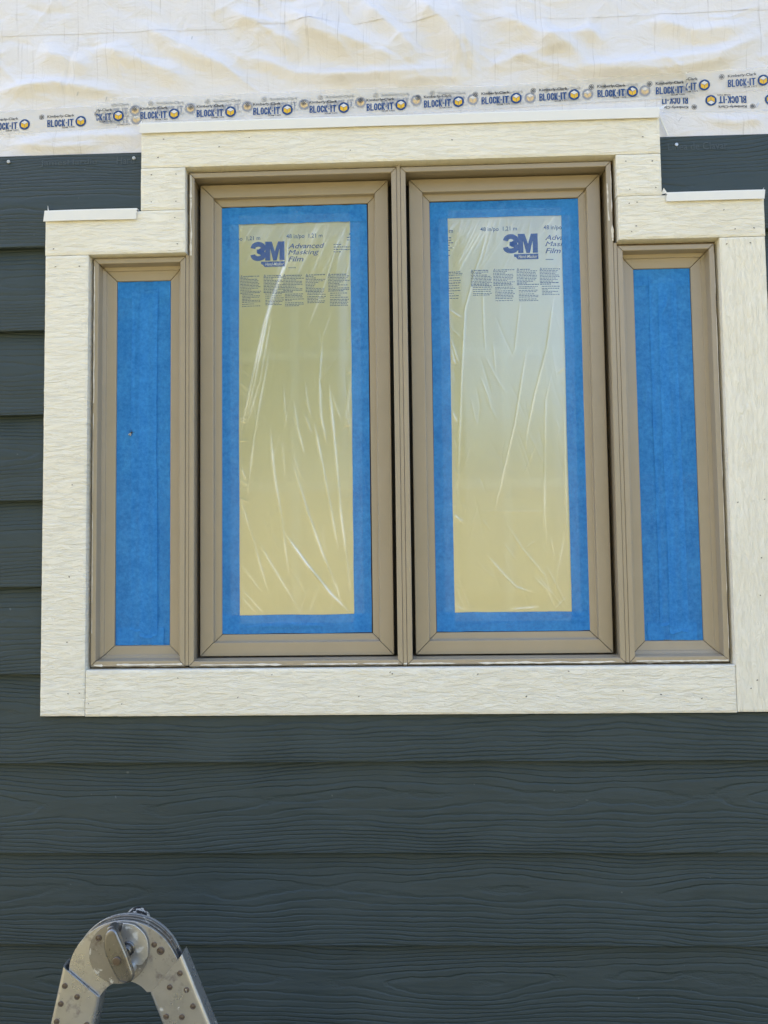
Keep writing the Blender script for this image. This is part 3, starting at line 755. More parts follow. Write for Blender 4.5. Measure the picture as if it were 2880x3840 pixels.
# ================================================================== WINDOWS
def sides(names, rect, profs, root, inv, gap=.0006):
    """four mitred members; rect=(x0,x1,z0,z1), profs: dict L,R,T,B or single list of (inset,d)"""
    x0, x1, z0, z1 = rect
    if not isinstance(profs, dict): profs = dict(L=profs, R=profs, T=profs, B=profs)
    out = []
    for side, nm in zip('LRTB', names):
        pr = profs[side]; v = []; n = len(pr)
        def oth(s_, i):  # inset of the neighbouring member at the same profile point
            return profs[s_][min(i, len(profs[s_]) - 1)][0]
        for i, (a, d) in enumerate(pr):
            if side in 'LR':
                x = x0 + a if side == 'L' else x1 - a
                lo, hi = z0 + oth('B', i) + gap, z1 - oth('T', i) - gap
                v += [(x, d, lo), (x, d, hi)]
            else:
                z = z1 - a if side == 'T' else z0 + a
                lo, hi = x0 + oth('L', i) + gap, x1 - oth('R', i) - gap
                v += [(lo, d, z), (hi, d, z)]
        f = [(2 * i, 2 * i + 1, 2 * i + 3, 2 * i + 2) for i in range(n - 1)] + [(2 * n - 2, 2 * n - 1, 1, 0)]
        f += [tuple(2 * i for i in range(n)), tuple(2 * i + 1 for i in reversed(range(n)))]
        o = mesh(nm, v, f, MAT['tan']); o.parent = root; o.matrix_parent_inverse = inv
        b = o.modifiers.new('bevel', 'BEVEL'); b.width = .0007; b.segments = 2; b.limit_method = 'ANGLE'; b.angle_limit = math.radians(35)
        out.append(o)
    return out
fin = [(-.0075, .003), (-.0072, .0055), (-.0028, .006), (-.0026, .0105), (-.0004, .0105)]
FRN = ['frame_jamb', 'frame_jamb', 'frame_head', 'frame_sill']
def pset(o, root, inv): o.parent = root; o.matrix_parent_inverse = inv; return o

def casement(label, fx0, fx1, sx0, sx1, gx0, gx1):
    z0, z1 = -.2145, .7595
    root = thing('casement_window', label, 'window', 'tan window units set side by side', loc=((fx0 + fx1) / 2, 0, z0)); inv = root.matrix_basis.inverted()
    body = [(0, .0168), (.0008, .0172), (.0090, .0172), (.0098, .0164), (.0100, .0125), (.0062, .0095), (.0055, -.060), (-.0040, -.060)]
    bottom = [(0, .0168), (.0008, .0172), (.0082, .0172), (.0090, .0164), (.0098, .0030), (.0112, -.0050), (.0102, -.060), (-.0040, -.060)]
    side = [(-.0006, .003)] + [(-.0006, .0105)] + body
    top = [(-.0075, .003), (-.0026, .0105)] + body
    bot = [(-.0040, .003), (-.0026, .0105)] + bottom
    sides(FRN, (fx0, fx1, z0, z1), dict(L=side, R=side, T=top, B=bot), root, inv)
    # sash
    sash = bpy.data.objects.new('sash', None); COL.objects.link(sash); sash.parent = root
    sash.matrix_parent_inverse = inv
    sp = [(.004, -.050), (0, -.048), (0, -.0138), (.0008, -.0130), (.0258, -.0130), (.0268, -.0138), (.0276, -.0215), (.0290, -.0228), (.0405, -.0238), (.0412, -.0250), (.0412, -.040)]
    sides(['stile', 'stile', 'rail', 'rail'], (sx0, sx1, -.2005, .7495), dict(L=sp, R=sp, T=sp, B=sp), sash, Matrix.Identity(4))
    gz0, gz1 = -.1585, .7085
    boxes('gasket', [(gx0 - .003, gx1 + .003, -.036, -.0265, gz1 - .0016, gz1 + .003), (gx0 - .003, gx1 + .003, -.036, -.0265, gz0 - .003, gz0 + .0008), (gx0 - .003, gx0 + .0008, -.036, -.0265, gz0, gz1), (gx1 - .0008, gx1 + .003, -.036, -.0265, gz0, gz1)], MAT['black'], sash)
    p = boxes('glass_pane', [(gx0 - .004, gx1 + .004, -.0325, -.0285, gz0 - .004, gz1 + .004)], MAT['glass'], sash)
    mx = (gx0 + gx1) / 2 - .003
    for bx in ((mx - .009, mx + .009, -.047, -.0385, gz0, gz1), (gx0, gx1, -.0475, -.039, .392, .412), (gx0, gx1, -.0475, -.039, .124, .144)):
        q = boxes('muntin', [bx], MAT['muntin'], sash, .002)
    q = boxes('fill_panel', [(gx0 - .01, gx1 + .01, -.0795, -.078, gz0 - .012, gz1 + .012)], MAT['goldfill']); pset(q, root, inv)  # added golden backing, no real blind; brightens the film from behind
    # weather strip deep in the gap
    pset(boxes('weather_strip', [(fx0 + .0057, fx0 + .020, -.062, -.046, z0 + .011, z1 - .006), (fx1 - .020, fx1 - .0057, -.062, -.046, z0 + .011, z1 - .006), (fx0 + .02, fx1 - .02, -.062, -.046, z1 - .02, z1 - .006), (fx0 + .02, fx1 - .02, -.062, -.046, z0 + .0105, z0 + .02)], MAT['black']), root, inv)
    return root, inv
cL, cLi = casement('left of the two tall tan casements, with the grey-green masking film', -.423, -.0105, -.4095, -.0280, -.3690, -.0710)
cR, cRi = casement('right of the two tall tan casements, with the paler masking film', -.0020, .4105, .0145, .3960, .0560, .3560)

def sidelight(label, x0, x1):
    z0, z1 = -.2135, .5895
    root = thing('sidelight_window', label, 'window', 'tan window units set side by side', loc=((x0 + x1) / 2, 0, z0)); inv = root.matrix_basis.inverted()
    body = [(0, .0168), (.0008, .0172), (.0090, .0172), (.0098, .0164), (.0108, -.0010), (.0175, -.0028), (.0183, -.0052), (.0240, -.0062), (.0362, -.0078), (.0370, -.0090), (.0370, -.030), (-.0040, -.040)]
    bottom = [(0, .0168), (.0008, .0172), (.0090, .0172), (.0098, .0164), (.0125, -.0010), (.0178, -.0028), (.0186, -.0052), (.0240, -.0062), (.0352, -.0078), (.0360, -.0090), (.0360, -.030), (-.0040, -.040)]
    s = [(-.0006, .003), (-.0006, .0105)] + body; so = [(-.0060, .003), (-.0020, .0085)] + body
    t = [(-.0060, .003), (-.0026, .0105)] + body; b = [(-.0042, .003), (-.0026, .0105)] + bottom
    left = x0 < 0
    sides(FRN, (x0, x1, z0, z1), dict(L=so if left else s, R=s if left else so, T=t, B=b), root, inv)
    p = boxes('glass_pane', [(x0 + .034, x1 - .034, -.0155, -.0118, z0 + .033, z1 - .034)], MAT['glass']); pset(p, root, inv)
    return root, inv
sL, sLi = sidelight('narrow tan sidelight at far left, filled with blue tape and a fly', -.6145, -.4310)
sR, sRi = sidelight('narrow tan sidelight at far right, filled with creased blue tape', .4185, .6040)
for root, inv, bx in ((cL, cLi, (-.0098, -.0028, -.03, .0163, -.2165, .7645)), (sL, sLi, (-.4302, -.4238, -.03, .0160, -.2135, .5935)), (sR, sRi, (.4112, .4178, -.03, .0160, -.2145, .5965))):
    pset(boxes('mullion_strip', [bx], MAT['tan'], None, .0006), root, inv)

# white caulk and paint left on the frames
def smear(root, inv, x0, z0, x1, z1, wmax, seed, d=.0174, tail=0.6):
    n = 60; v = []; f = []
    L_ = math.dist((x0, z0), (x1, z1)); ux, uz = (x1 - x0) / L_, (z1 - z0) / L_
    for i in range(n + 1):
        t = i / n
        a = wmax * (.35 + .65 * abs(mnoise.fractal((t * L_ * 38, seed, 0), 1.0, 2.0, 3)) * 1.6)
        if mnoise.noise((t * L_ * 14, seed + 5, 0)) < -.18 * tail - .05: a *= .08
        c = .25 * wmax * mnoise.noise((t * L_ * 30, seed, 7))
        x, z = x0 + ux * t * L_, z0 + uz * t * L_
        h = .0004 + .0007 * abs(mnoise.noise((t * L_ * 60, seed, 3)))
        for s_, hh in ((-.5, 0), (-.12, h), (.2, h * .8), (.5, 0)):
            v.append((x - uz * (a * s_ + c), d + hh, z + ux * (a * s_ + c)))
    for i in range(n):
        for k in range(3): q = i * 4 + k; f.append((q, q + 1, q + 5, q + 4))
    o = mesh('paint_smear', v, f, MAT['caulk'], None, True); pset(o, root, inv)
    if sum(p.normal.y for p in o.data.polygons) > 0: o.data.flip_normals()
smear(sL, sLi, -.607, -.2115, -.436, -.2105, .0055, 1, .0173); smear(sL, sLi, -.613, .575, -.6125, .30, .0030, 2, .0172); smear(sL, sLi, -.613, .28, -.6125, -.15, .0018, 12, .0172, 1.2)
smear(sL, sLi, -.6145, -.2155, -.432, -.2150, .0035, 3, .0110, .1)
smear(cL, cLi, -.420, .755, -.4195, .60, .0048, 4); smear(cL, cLi, -.4195, .60, -.4195, .592, .006, 5)
smear(cL, cLi, -.40, -.2125, -.02, -.2125, .0042, 6); smear(cL, cLi, -.42, -.2165, -.02, -.2160, .0030, 16, .0110, .2); smear(cL, cLi, -.0096, -.213, -.0030, -.213, .005, 17)
smear(cR, cRi, .002, -.2130, .405, -.2130, .0048, 7, .0174, .2); smear(cR, cRi, .4095, .74, .4100, .63, .0028, 8); smear(cR, cRi, .402, .715, .4035, .64, .0035, 9)
smear(sR, sRi, .43, -.2120, .602, -.2120, .0048, 10, .0173, .2); smear(sR, sRi, .6035, .57, .6035, -.19, .0016, 11, .0173); smear(sR, sRi, .420, -.2155, .603, -.2155, .003, 18, .0110, .1)
smear(cR, cRi, .4095, .63, .4100, .60, .0050, 13)

# ================================================================== MASKING FILM with print
FL = [[(-.24,.671),(-.243,.579),(-.283,.461),(-.33,.248)],[(-.233,.671),(-.236,.591),(-.269,.51),(-.318,.276)],[(-.267,.485),(-.292,.348),(-.324,.24)],[(-.271,.42),(-.304,.236),(-.317,.117)],[(-.165,.43),(-.172,.346),(-.169,.273),(-.157,.217)],[(-.152,.337),(-.143,.233),(-.131,.082),(-.113,-.075)],[(-.183,.262),(-.165,.166),(-.147,.067),(-.135,0)],[(-.202,.346),(-.196,.302),(-.188,.27)],[(-.244,.339),(-.242,.287),(-.237,.259)],[(-.272,.251),(-.263,.155),(-.249,.068),(-.236,-.038)],[(-.224,.306),(-.216,.25),(-.201,.194)],[(-.223,.171),(-.198,.083),(-.167,-.004),(-.136,-.082)],[(-.244,.04),(-.199,-.023),(-.152,-.082),(-.113,-.121)],[(-.297,.025),(-.27,-.022),(-.242,-.069),(-.215,-.113)],[(-.331,.109),(-.305,.022),(-.278,-.073)],[(-.331,-.021),(-.29,-.077)],[(-.331,-.068),(-.286,-.12)],[(-.331,-.084),(-.302,-.118)],[(-.202,.28),(-.187,.238)],[(-.103,.608),(-.106,.526),(-.104,.356)],[(-.303,.671),(-.327,.626)],[(-.274,.67),(-.323,.581)],[(-.194,.577),(-.223,.517)],[(-.137,.666),(-.211,.516)],[(-.121,.666),(-.162,.536),(-.195,.451)],[(-.147,.482),(-.167,.43)],[(-.248,.235),(-.241,.147)],[(-.148,.321),(-.129,.265)],[(-.116,.324),(-.113,.264)],[(-.225,.195),(-.201,.135)],[(-.33,.172),(-.32,.148)],[(-.222,-.042),(-.199,-.089)],[(-.144,-.051),(-.129,-.114)]]
FLA = [1.8,1.5,.8,1.0,1.1,1.8,1.3,.6,.7,1.4,.8,1.6,2.4,1.2,1.2,.8,1.0,.9,.7,.9,.6,.6,.4,.5,.6,.4,.4,.4,.4,.5,1.2,.5,.6]
FR = [[(.183,.672),(.144,.558),(.123,.484),(.114,.346),(.1,.078)],[(.245,.404),(.218,.252),(.196,.164),(.174,.073)],[(.304,.521),(.285,.404),(.259,.311),(.241,.231),(.238,.199)],[(.295,.359),(.28,.299),(.275,.183),(.272,.064),(.275,.005)],[(.235,.506),(.221,.401),(.213,.385)],[(.16,.541),(.16,.451),(.163,.394)],[(.178,.418),(.182,.353)],[(.152,.346),(.167,.305),(.171,.285)],[(.201,.045),(.228,.001),(.27,-.05),(.28,-.093)],[(.157,-.009),(.191,-.049),(.214,-.073),(.249,-.085)],[(.311,.028),(.297,-.035),(.288,-.086)],[(.25,-.054),(.273,-.078),(.288,-.113)],[(.318,.318),(.316,.142),(.316,.024)],[(.091,.485),(.115,.468)],[(.092,.412),(.101,.375)],[(.092,.428),(.109,.375)],[(.139,.078),(.292,.075)],[(.091,-.032),(.123,-.115)],[(.091,-.064),(.112,-.115)],[(.09,-.087),(.104,-.117)],[(.155,.669),(.109,.579)],[(.171,.668),(.1,.542)],[(.223,.667),(.209,.589)],[(.259,.666),(.249,.588)],[(.291,.665),(.293,.595)],[(.191,.014),(.216,-.022)],[(.258,-.054),(.307,-.117)],[(.274,-.034),(.311,-.109)],[(.236,.005),(.252,.017)],[(.283,.024),(.29,-.015)],[(.149,.062),(.166,.038)],[(.264,.223),(.231,.144)],[(.287,-.117),(.311,-.094)],[(.202,-.116),(.256,-.112)]]
FRA = [.9,1.0,1.1,1.0,.6,.5,.4,.5,1.0,1.2,1.3,1.3,1.0,1.2,.8,.8,.25,.6,.6,.6,.5,.6,.5,.4,.4,.6,1.0,1.1,.6,.6,.5,.4,1.2,1.2]
class Film:
    def __init__(s, label, x0, x1, z0, z1, vis, polys, amps, seed):
        s.r = (x0, x1, z0, z1); s.vis = vis; s.polys = polys; s.amps = [a * .0007 for a in amps]; s.seed = seed
        g = np.random.default_rng(seed)
        vx0, vx1, vz0, vz1 = vis
        s.ex, s.ea, s.ew = [], [], []
        for _ in range(44):      # gathers radiating from the top tape edge
            x = g.uniform(vx0, vx1 + .04); L_ = g.uniform(.03, .16); a = g.normal(-2.05, .18)
            s.ex.append([(x, vz1 + .004), (x + L_ * math.cos(a), vz1 + L_ * math.sin(a))]); s.ea.append(g.uniform(.00015, .0004)); s.ew.append(g.uniform(.0012, .0022))
        for _ in range(44):      # fine random wrinkles
            x, z = g.uniform(vx0, vx1), g.uniform(vz0, vz1 - .2); L_ = g.uniform(.02, .11); a = g.normal(-1.5, .25)
            s.ex.append([(x, z), (x + .5 * L_ * math.cos(a) + g.normal(0, .003), z + .5 * L_ * math.sin(a)), (x + L_ * math.cos(a), z + L_ * math.sin(a))]); s.ea.append(g.uniform(.0001, .00028) * g.choice([-1, 1])); s.ew.append(g.uniform(.0012, .002))
        for k in range(26):      # short puckers along the tape edges
            side = g.choice([0, 1]); z = g.uniform(vz0, vz1); x = vx0 if side == 0 else vx1; L_ = g.uniform(.008, .03); a = g.normal(-.8, .5) if side == 0 else g.normal(3.9, .5)
            s.ex.append([(x, z), (x + L_ * math.cos(a), z + L_ * math.sin(a))]); s.ea.append(g.uniform(.0002, .0006)); s.ew.append(g.uniform(.0010, .0018))
        st = .0013
        xs = np.arange(x0, x1 + st, st); zs = np.arange(z0, z1 + st, st); X, Z = np.meshgrid(xs, zs)
        s.X0, s.Z0, s.st = x0, z0, st
        s.D = s.depth(X, Z)
        root = thing('masking_film', label, 'masking film', 'printed masking films over the casement glass', loc=((x0 + x1) / 2, -.0265, z0)); s.root = root; s.inv = root.matrix_basis.inverted()
        o = grid_surface('film_sheet', X, Z, s.D, MAT['film']); pset(o, root, s.inv)
        at = o.data.attributes.new('crease', 'FLOAT', 'POINT'); at.data.foreach_set('value', np.clip(s.C, 0, 1).ravel().astype(np.float32))
    def depth(s, X, Z):
        vx0, vx1, vz0, vz1 = s.vis
        ex = np.clip(np.minimum(X - vx0, vx1 - X) / .030, 0, 1); ez = np.clip(np.minimum(Z - vz0, vz1 - Z) / .045, 0, 1)
        sm = lambda t: t * t * (3 - 2 * t)
        env = sm(ex) * sm(ez); envf = np.clip(np.minimum(np.minimum(X - vx0, vx1 - X), np.minimum(Z - vz0, vz1 - Z)) / .004 + .0, 0, 1)
        h = env * (.0015 + .0004 * sumnoise(X, Z, 20, 6, 9, s.seed))
        r1 = ridge_field(X, Z, s.polys, .0012, s.amps, True); r2 = ridge_field(X, Z, s.ex, s.ew, s.ea, True)
        h += envf * (r1 + r2)
        s.C = envf * np.clip((r1 + np.maximum(r2, 0) * .8) / .0012, 0, 1) ** .8 * np.clip(.75 + .5 * sumnoise(X, Z, 60, 40, 8, s.seed + 2), .15, 1.2)
        return -.0262 + np.maximum(h, -.0006)
    def at(s, x, z):
        i = min(max(int(round((x - s.X0) / s.st)), 0), s.D.shape[1] - 1); j = min(max(int(round((z - s.Z0) / s.st)), 0), s.D.shape[0] - 1)
        a = s.D[max(j - 1, 0):j + 2, max(i - 1, 0):i + 2]
        return float(a.mean() * .5 + a.max() * .5)
    def put(s, pr, inks, cut=None, lift=.0003):
        o = pr.lay('printed_text', lambda x, y: (x, s.at(x, y), y), inks, None, lift, (s.r[0] + .002, s.r[1] - .002), cut)
        if o is not None: pset(o, s.root, s.inv)

FI = ['filmblue', 'filmnavy', 'filmwhite']
def film_print(F, x3m, dz, pitch=.127):
    """x3m: left edge of a 3M mark; pattern repeats along the film"""
    for xo in (x3m - 2 * pitch, x3m - pitch, x3m, x3m + pitch):
        pass
def big_unit(F, x, ztop):
    p = Print(); z = ztop   # 3M mark with banner: 70 x 42 mm
    three_m(p, x, z, .0395, 0)
    bt, bb = z - .0415, z - .0525
    p.poly([(x + .0215, bt), (x + .070, bt), (x + .070, bb), (x + .029, bb), (x + .0255, bb + .0045), (x + .0215, bb + .006)], 0)
    p.add(text2d('Hand-Masker', (x + .030, x + .0685, bb + .0022, bt - .0020), 0.02, .3), 2, .0003)
    F.put(p, FI, .0042)
def title_unit(F, x, zb):
    p = Print()
    for i, (s_, wd) in enumerate((('Advanced', .074), ('Masking', .063), ('Film', .031))):
        z = zb - .0135 * i; p.add(text2d(s_, (x, x + wd, z - (.0022 if 'g' in s_ else 0), z + .0103), 0.028, .28), 0)
    p.poly([(x, zb - .0405), (x + .0155, zb - .0405), (x + .0155, zb - .0393), (x, zb - .0393)], 1)
    F.put(p, FI, .006)
def width_unit(F, x, zb):
    p = Print(); p.add(text2d('48 in/po  1,21 m', (x, x + .0735, zb - .0022, zb + .0092), 0.004), 1); F.put(p, FI, .008)
def para(F, x, zt, wd, lines, seed, heads=(0,), indent=(), tri=True, pitchz=.0031):
    g = random.Random(seed); p = Print(); z = zt
    if tri:
        p.add(([(x, z - .001), (x + .0052, z - .001), (x + .0026, z + .0042), (x + .0012, z - .0002), (x + .004, z - .0002), (x + .0026, z + .0026)],
               [(0, 1, 4, 3), (1, 2, 5, 4), (2, 0, 3, 5)]), 1)
        p.poly([(x + .0023, z + .0002), (x + .0029, z + .0002), (x + .0029, z + .0018), (x + .0023, z + .0018)], 1)
    for li in range(lines):
        if li in indent and g.random() < .35: z -= .0012
        sx = x + (.0064 if (li == 0 and tri) else (.0035 if li in indent else 0)); end = x + wd * (g.uniform(.86, 1.0) if g.random() > .22 else g.uniform(.35, .8))
        hh = .00165 if li in heads else .00125
        while sx < end:
            wl = g.uniform(.0016, .0062)
            if sx + wl > end + .002: break
            p.poly([(sx, z), (sx + wl, z), (sx + wl, z + hh), (sx, z + hh)], 1); sx += wl + .0010
        z -= pitchz
    F.put(p, FI)
FA = Film('translucent masking film in the left casement, olive grey with long bright creases', -.352, -.088, -.138, .690, (-.334, -.1055, -.121, .672), FL, FLA, 31)
FB = Film('translucent masking film in the right casement, pale and whitish at its top', .074, .339, -.138, .690, (.0920, .3205, -.1205, .6735), FR, FRA, 32)
big_unit(FA, -.3095, .6340); title_unit(FA, -.2325, .6185); width_unit(FA, -.2360, .6395); width_unit(FA, -.3630, .6375); width_unit(FA, -.1085, .6415)
big_unit(FB, .2025, .6365); title_unit(FB, .2870, .6225); width_unit(FB, .1575, .6435); width_unit(FB, .2845, .6440); width_unit(FB, .0290, .6425)
for k, x in enumerate((-.331, -.283, -.243, -.1975, -.1515)): para(FA, x, .562, .042, 20 - (k % 2), 50 + k, (0, 11), tuple(range(12, 20)))
for k, x in enumerate((.1365, .1815, .2285, .2745)): para(FB, x, .5625, .043, (16, 20, 20, 17)[k], 70 + k, (0, 9, 10), tuple(range(11, 20)))
para(FB, .085, .561, .033, 3, 80, tri=False); para(FB, .085, .549, .030, 9, 81, (0, 2, 4), tri=False, pitchz=.0052)
para(FA, -.140, .6235, .040, 4, 90, (0, 1, 2, 3), tri=False, pitchz=.0050); para(FA, -.113, .638, .02, 2, 91, (0, 1), tri=False, pitchz=.0050)
para(FB, .083, .632, .0185, 8, 92, tuple(range(8)), tri=False, pitchz=.0052)

# ================================================================== BLUE PAINTER'S TAPE (each strip its own thing)
def tape(label, x0, x1, z0, z1, d, seed, torn=(0, 0), relief=.0002, creases=(), camp=.0013, lean=0.0, group=None):
    """torn: raggedness (m) of the start/end of the strip"""
    horiz = (x1 - x0) > (z1 - z0)
    L_, Wd = ((x1 - x0), (z1 - z0)) if horiz else ((z1 - z0), (x1 - x0))
    nl, nw = max(8, int(L_ / .0028)), max(8, int(Wd / .0028))
    t, s_ = np.meshgrid(np.linspace(0, 1, nl), np.linspace(0, 1, nw))
    g = np.random.default_rng(seed)
    def rag(a):
        if not a: return np.zeros(nw)
        y = np.cumsum(g.normal(0, 1, nw)); y -= np.linspace(y[0], y[-1], nw) * .7; y = (y - y.mean()) / (np.abs(y).max() + 1e-6); return a * (y + .25 * g.normal(0, 1, nw))
    pos = t * L_ + rag(torn[0])[:, None] * (1 - t) ** 24 + rag(torn[1])[:, None] * t ** 24
    if horiz: X = x0 + pos; Z = z0 + s_ * Wd + .0004 * sumnoise(t * 9, t * 0, 2, 1, 4, seed)
    else: Z = z0 + pos; X = x0 + s_ * Wd + .0004 * sumnoise(t * 9, t * 0, 2, 1, 4, seed) + lean * np.sin(t * 5.5 + 1)
    h = relief * np.maximum(sumnoise(X, Z, 60, 60, 14, seed + 1), -1.0) + relief
    if creases: h = h + ridge_field(X, Z, [c for c in creases], .0016, camp, True)
    if torn[0]: h = h + .0012 * np.clip(1 - t * L_ / .006, 0, 1)
    if torn[1]: h = h + .0012 * np.clip(1 - (1 - t) * L_ / .006, 0, 1)
    o = grid_surface('painters_tape', X, Z, d + h, MAT['blue'])
    if o.data.polygons[0].normal.y > 0: o.data.flip_normals()
    return tag(o, label, 'masking tape', group)
GA, GB, GC, GD = 'blue tape round the left film', 'blue tape round the right film', 'blue tape on the left sidelight', 'blue tape on the right sidelight'
D0 = -.0256
tape('blue tape strip down the left edge of the left casement film', -.3690, -.3338, -.1575, .7060, D0, 1, relief=.0002, creases=[[(-.35, .69), (-.338, .672)], [(-.352, .68), (-.342, .66)]], group=GA)
tape('blue tape strip down the right edge of the left casement film', -.1062, -.0715, -.1575, .7060, D0, 2, group=GA)
tape('blue tape strip along the top of the left casement film, wrinkled at its left end', -.3675, -.0730, .6715, .7065, D0 + .0007, 3, relief=.0003, creases=[[(-.335, .675), (-.325, .690), (-.30, .699)], [(-.33, .672), (-.318, .688)], [(-.107, .672), (-.103, .69), (-.107, .704)]], group=GA)
tape('blue tape strip along the bottom of the left casement film, with a long fold', -.3675, -.0730, -.1580, -.1215, D0 + .0007, 4, relief=.00025, creases=[[(-.33, -.148), (-.24, -.139), (-.15, -.146)], [(-.28, -.146), (-.18, -.144)]], camp=.0022, group=GA)
tape('blue tape strip down the left edge of the right casement film', .0562, .0923, -.1575, .7055, D0, 5, creases=[[(.073, .66), (.075, .62), (.08, .60)]], group=GB)
tape('blue tape strip down the right edge of the right casement film', .3205, .3555, -.1575, .7055, D0 + .0007, 6, group=GB)
tape('blue tape strip along the top of the right casement film', .0575, .3545, .6735, .7070, D0, 7, group=GB)
tape('blue tape strip along the bottom of the right casement film', .0575, .3540, -.1580, -.1205, D0 + .0007, 8, relief=.00025, creases=[[(.31, -.128), (.35, -.13)], [(.315, -.136), (.35, -.139)]], group=GB)
S0 = -.0108
def side_tapes(x0, x1, z0, z1, g, n0, txt, cr):
    wd = x1 - x0
    tape('blue tape strip against the left edge of the %s glass' % txt, x0 + .0004, x0 + .0365, z0 + .0004, z1 - .0004, S0, n0, relief=.0002, creases=cr[0], group=g)
    tape('blue tape strip against the right edge of the %s glass' % txt, x1 - .0362, x1 - .0004, z0 + .0004, z1 - .0004, S0, n0 + 1, relief=.0002, creases=cr[1], group=g)
    tape('horizontal blue tape piece at the top of the %s' % txt, x0 + .0010, x1 - .0010, z1 - .0345, z1 - .0006, S0 + .0006, n0 + 2, relief=.00025, group=g)
    tape('horizontal blue tape piece with torn ends at the bottom of the %s' % txt, x0 + .006, x1 - .012, z0 + .001, z0 + .0345, S0 + .0012, n0 + 3, torn=(.0025, .0012), relief=.0003, group=g)
    tape('inner blue tape strip left of the brightest one on the %s' % txt, x0 + .0300, x0 + .0640, z0 + .028, z1 - .024, S0 + .0011, n0 + 4, torn=(.003, .003), lean=.0006, group=g)
    tape('brightest blue tape strip down the middle of the %s, torn at both ends' % txt, x0 + .0475, x0 + .0828, z0 + .016, z1 - .0205, S0 + .0019, n0 + 5, torn=(.004, .0035), relief=.00025, creases=cr[2], camp=.0022, lean=.0014, group=g)
side_tapes(-.5775, -.4680, -.1775, .5525, GC, 20, 'left sidelight', ((), (), ()))
side_tapes(.4555, .5670, -.1775, .5525, GD, 40, 'right sidelight', ([[(.470, .36), (.472, .30), (.470, .23)], [(.474, .36), (.4755, .29)]], [[(.549, .50), (.547, .45), (.5455, .41)], [(.546, .47), (.538, .43)]], [[(.527, .519), (.516, .478), (.506, .455), (.5055, .40)], [(.520, .49), (.510, .46)]]))

# ------------------------------------------------------------------ fly
def fly(x, z, d):
    root = thing('fly', 'small dark fly resting on the blue tape of the left sidelight', 'fly', loc=(x, d, z))
    ax = math.radians(52)
    def ell(name, cx, cy, cz, a, b, c, mat, n=10):
        bm = bmesh.new(); bmesh.ops.create_uvsphere(bm, u_segments=12, v_segments=8, radius=1)
        for v in bm.verts: v.co = (v.co.x * a, v.co.y * b, v.co.z * c)
        bmesh.ops.rotate(bm, verts=bm.verts, cent=(0, 0, 0), matrix=Matrix.Rotation(-ax, 3, 'Y'))
        off = Vector((cx * math.cos(ax), -cy, cx * math.sin(ax))); bmesh.ops.translate(bm, verts=bm.verts, vec=off)
        me = bpy.data.meshes.new(name); bm.to_mesh(me); bm.free(); o = link(name, me, mat, root, True); return o
    ell('abdomen', -.0022, .0018, 0, .0030, .0016, .0019, MAT['flybody']); ell('thorax', .0012, .0020, 0, .0019, .0016, .0016, MAT['flybody']); ell('head', .0035, .0018, 0, .0011, .0011, .0014, MAT['flybody'])
    for sgn in (-1, 1):
        a2 = ax + math.pi + sgn * .33
        pts = [(math.cos(a2) * r * .0066 - math.sin(a2) * q * .0016, math.sin(a2) * r * .0066 + math.cos(a2) * q * .0016) for r, q in ((0, 0), (.35, .8), (.8, 1), (1, .3), (.9, -.6), (.4, -.5))]
        prism('wing', [(px + .0012 * math.cos(ax), pz + .0012 * math.sin(ax)) for px, pz in pts], .0035, .0037, MAT['flywing'], root)
        for k, (r, bend) in enumerate(((.0028, .9), (.0010, 1.6), (-.0006, 2.3))):
            sx, sz = r * math.cos(ax), r * math.sin(ax); b = ax + sgn * bend; L_ = .0052
            ex, ez = sx + L_ * math.cos(b), sz + L_ * math.sin(b); nx, nz = -math.sin(b) * .00028, math.cos(b) * .00028
            prism('leg', [(sx - nx, sz - nz), (ex - nx, ez - nz), (ex + nx, ez + nz), (sx + nx, sz + nz)], .0004, .0012, MAT['flybody'], root)
fly(-.5475, .243, S0 + .0006)

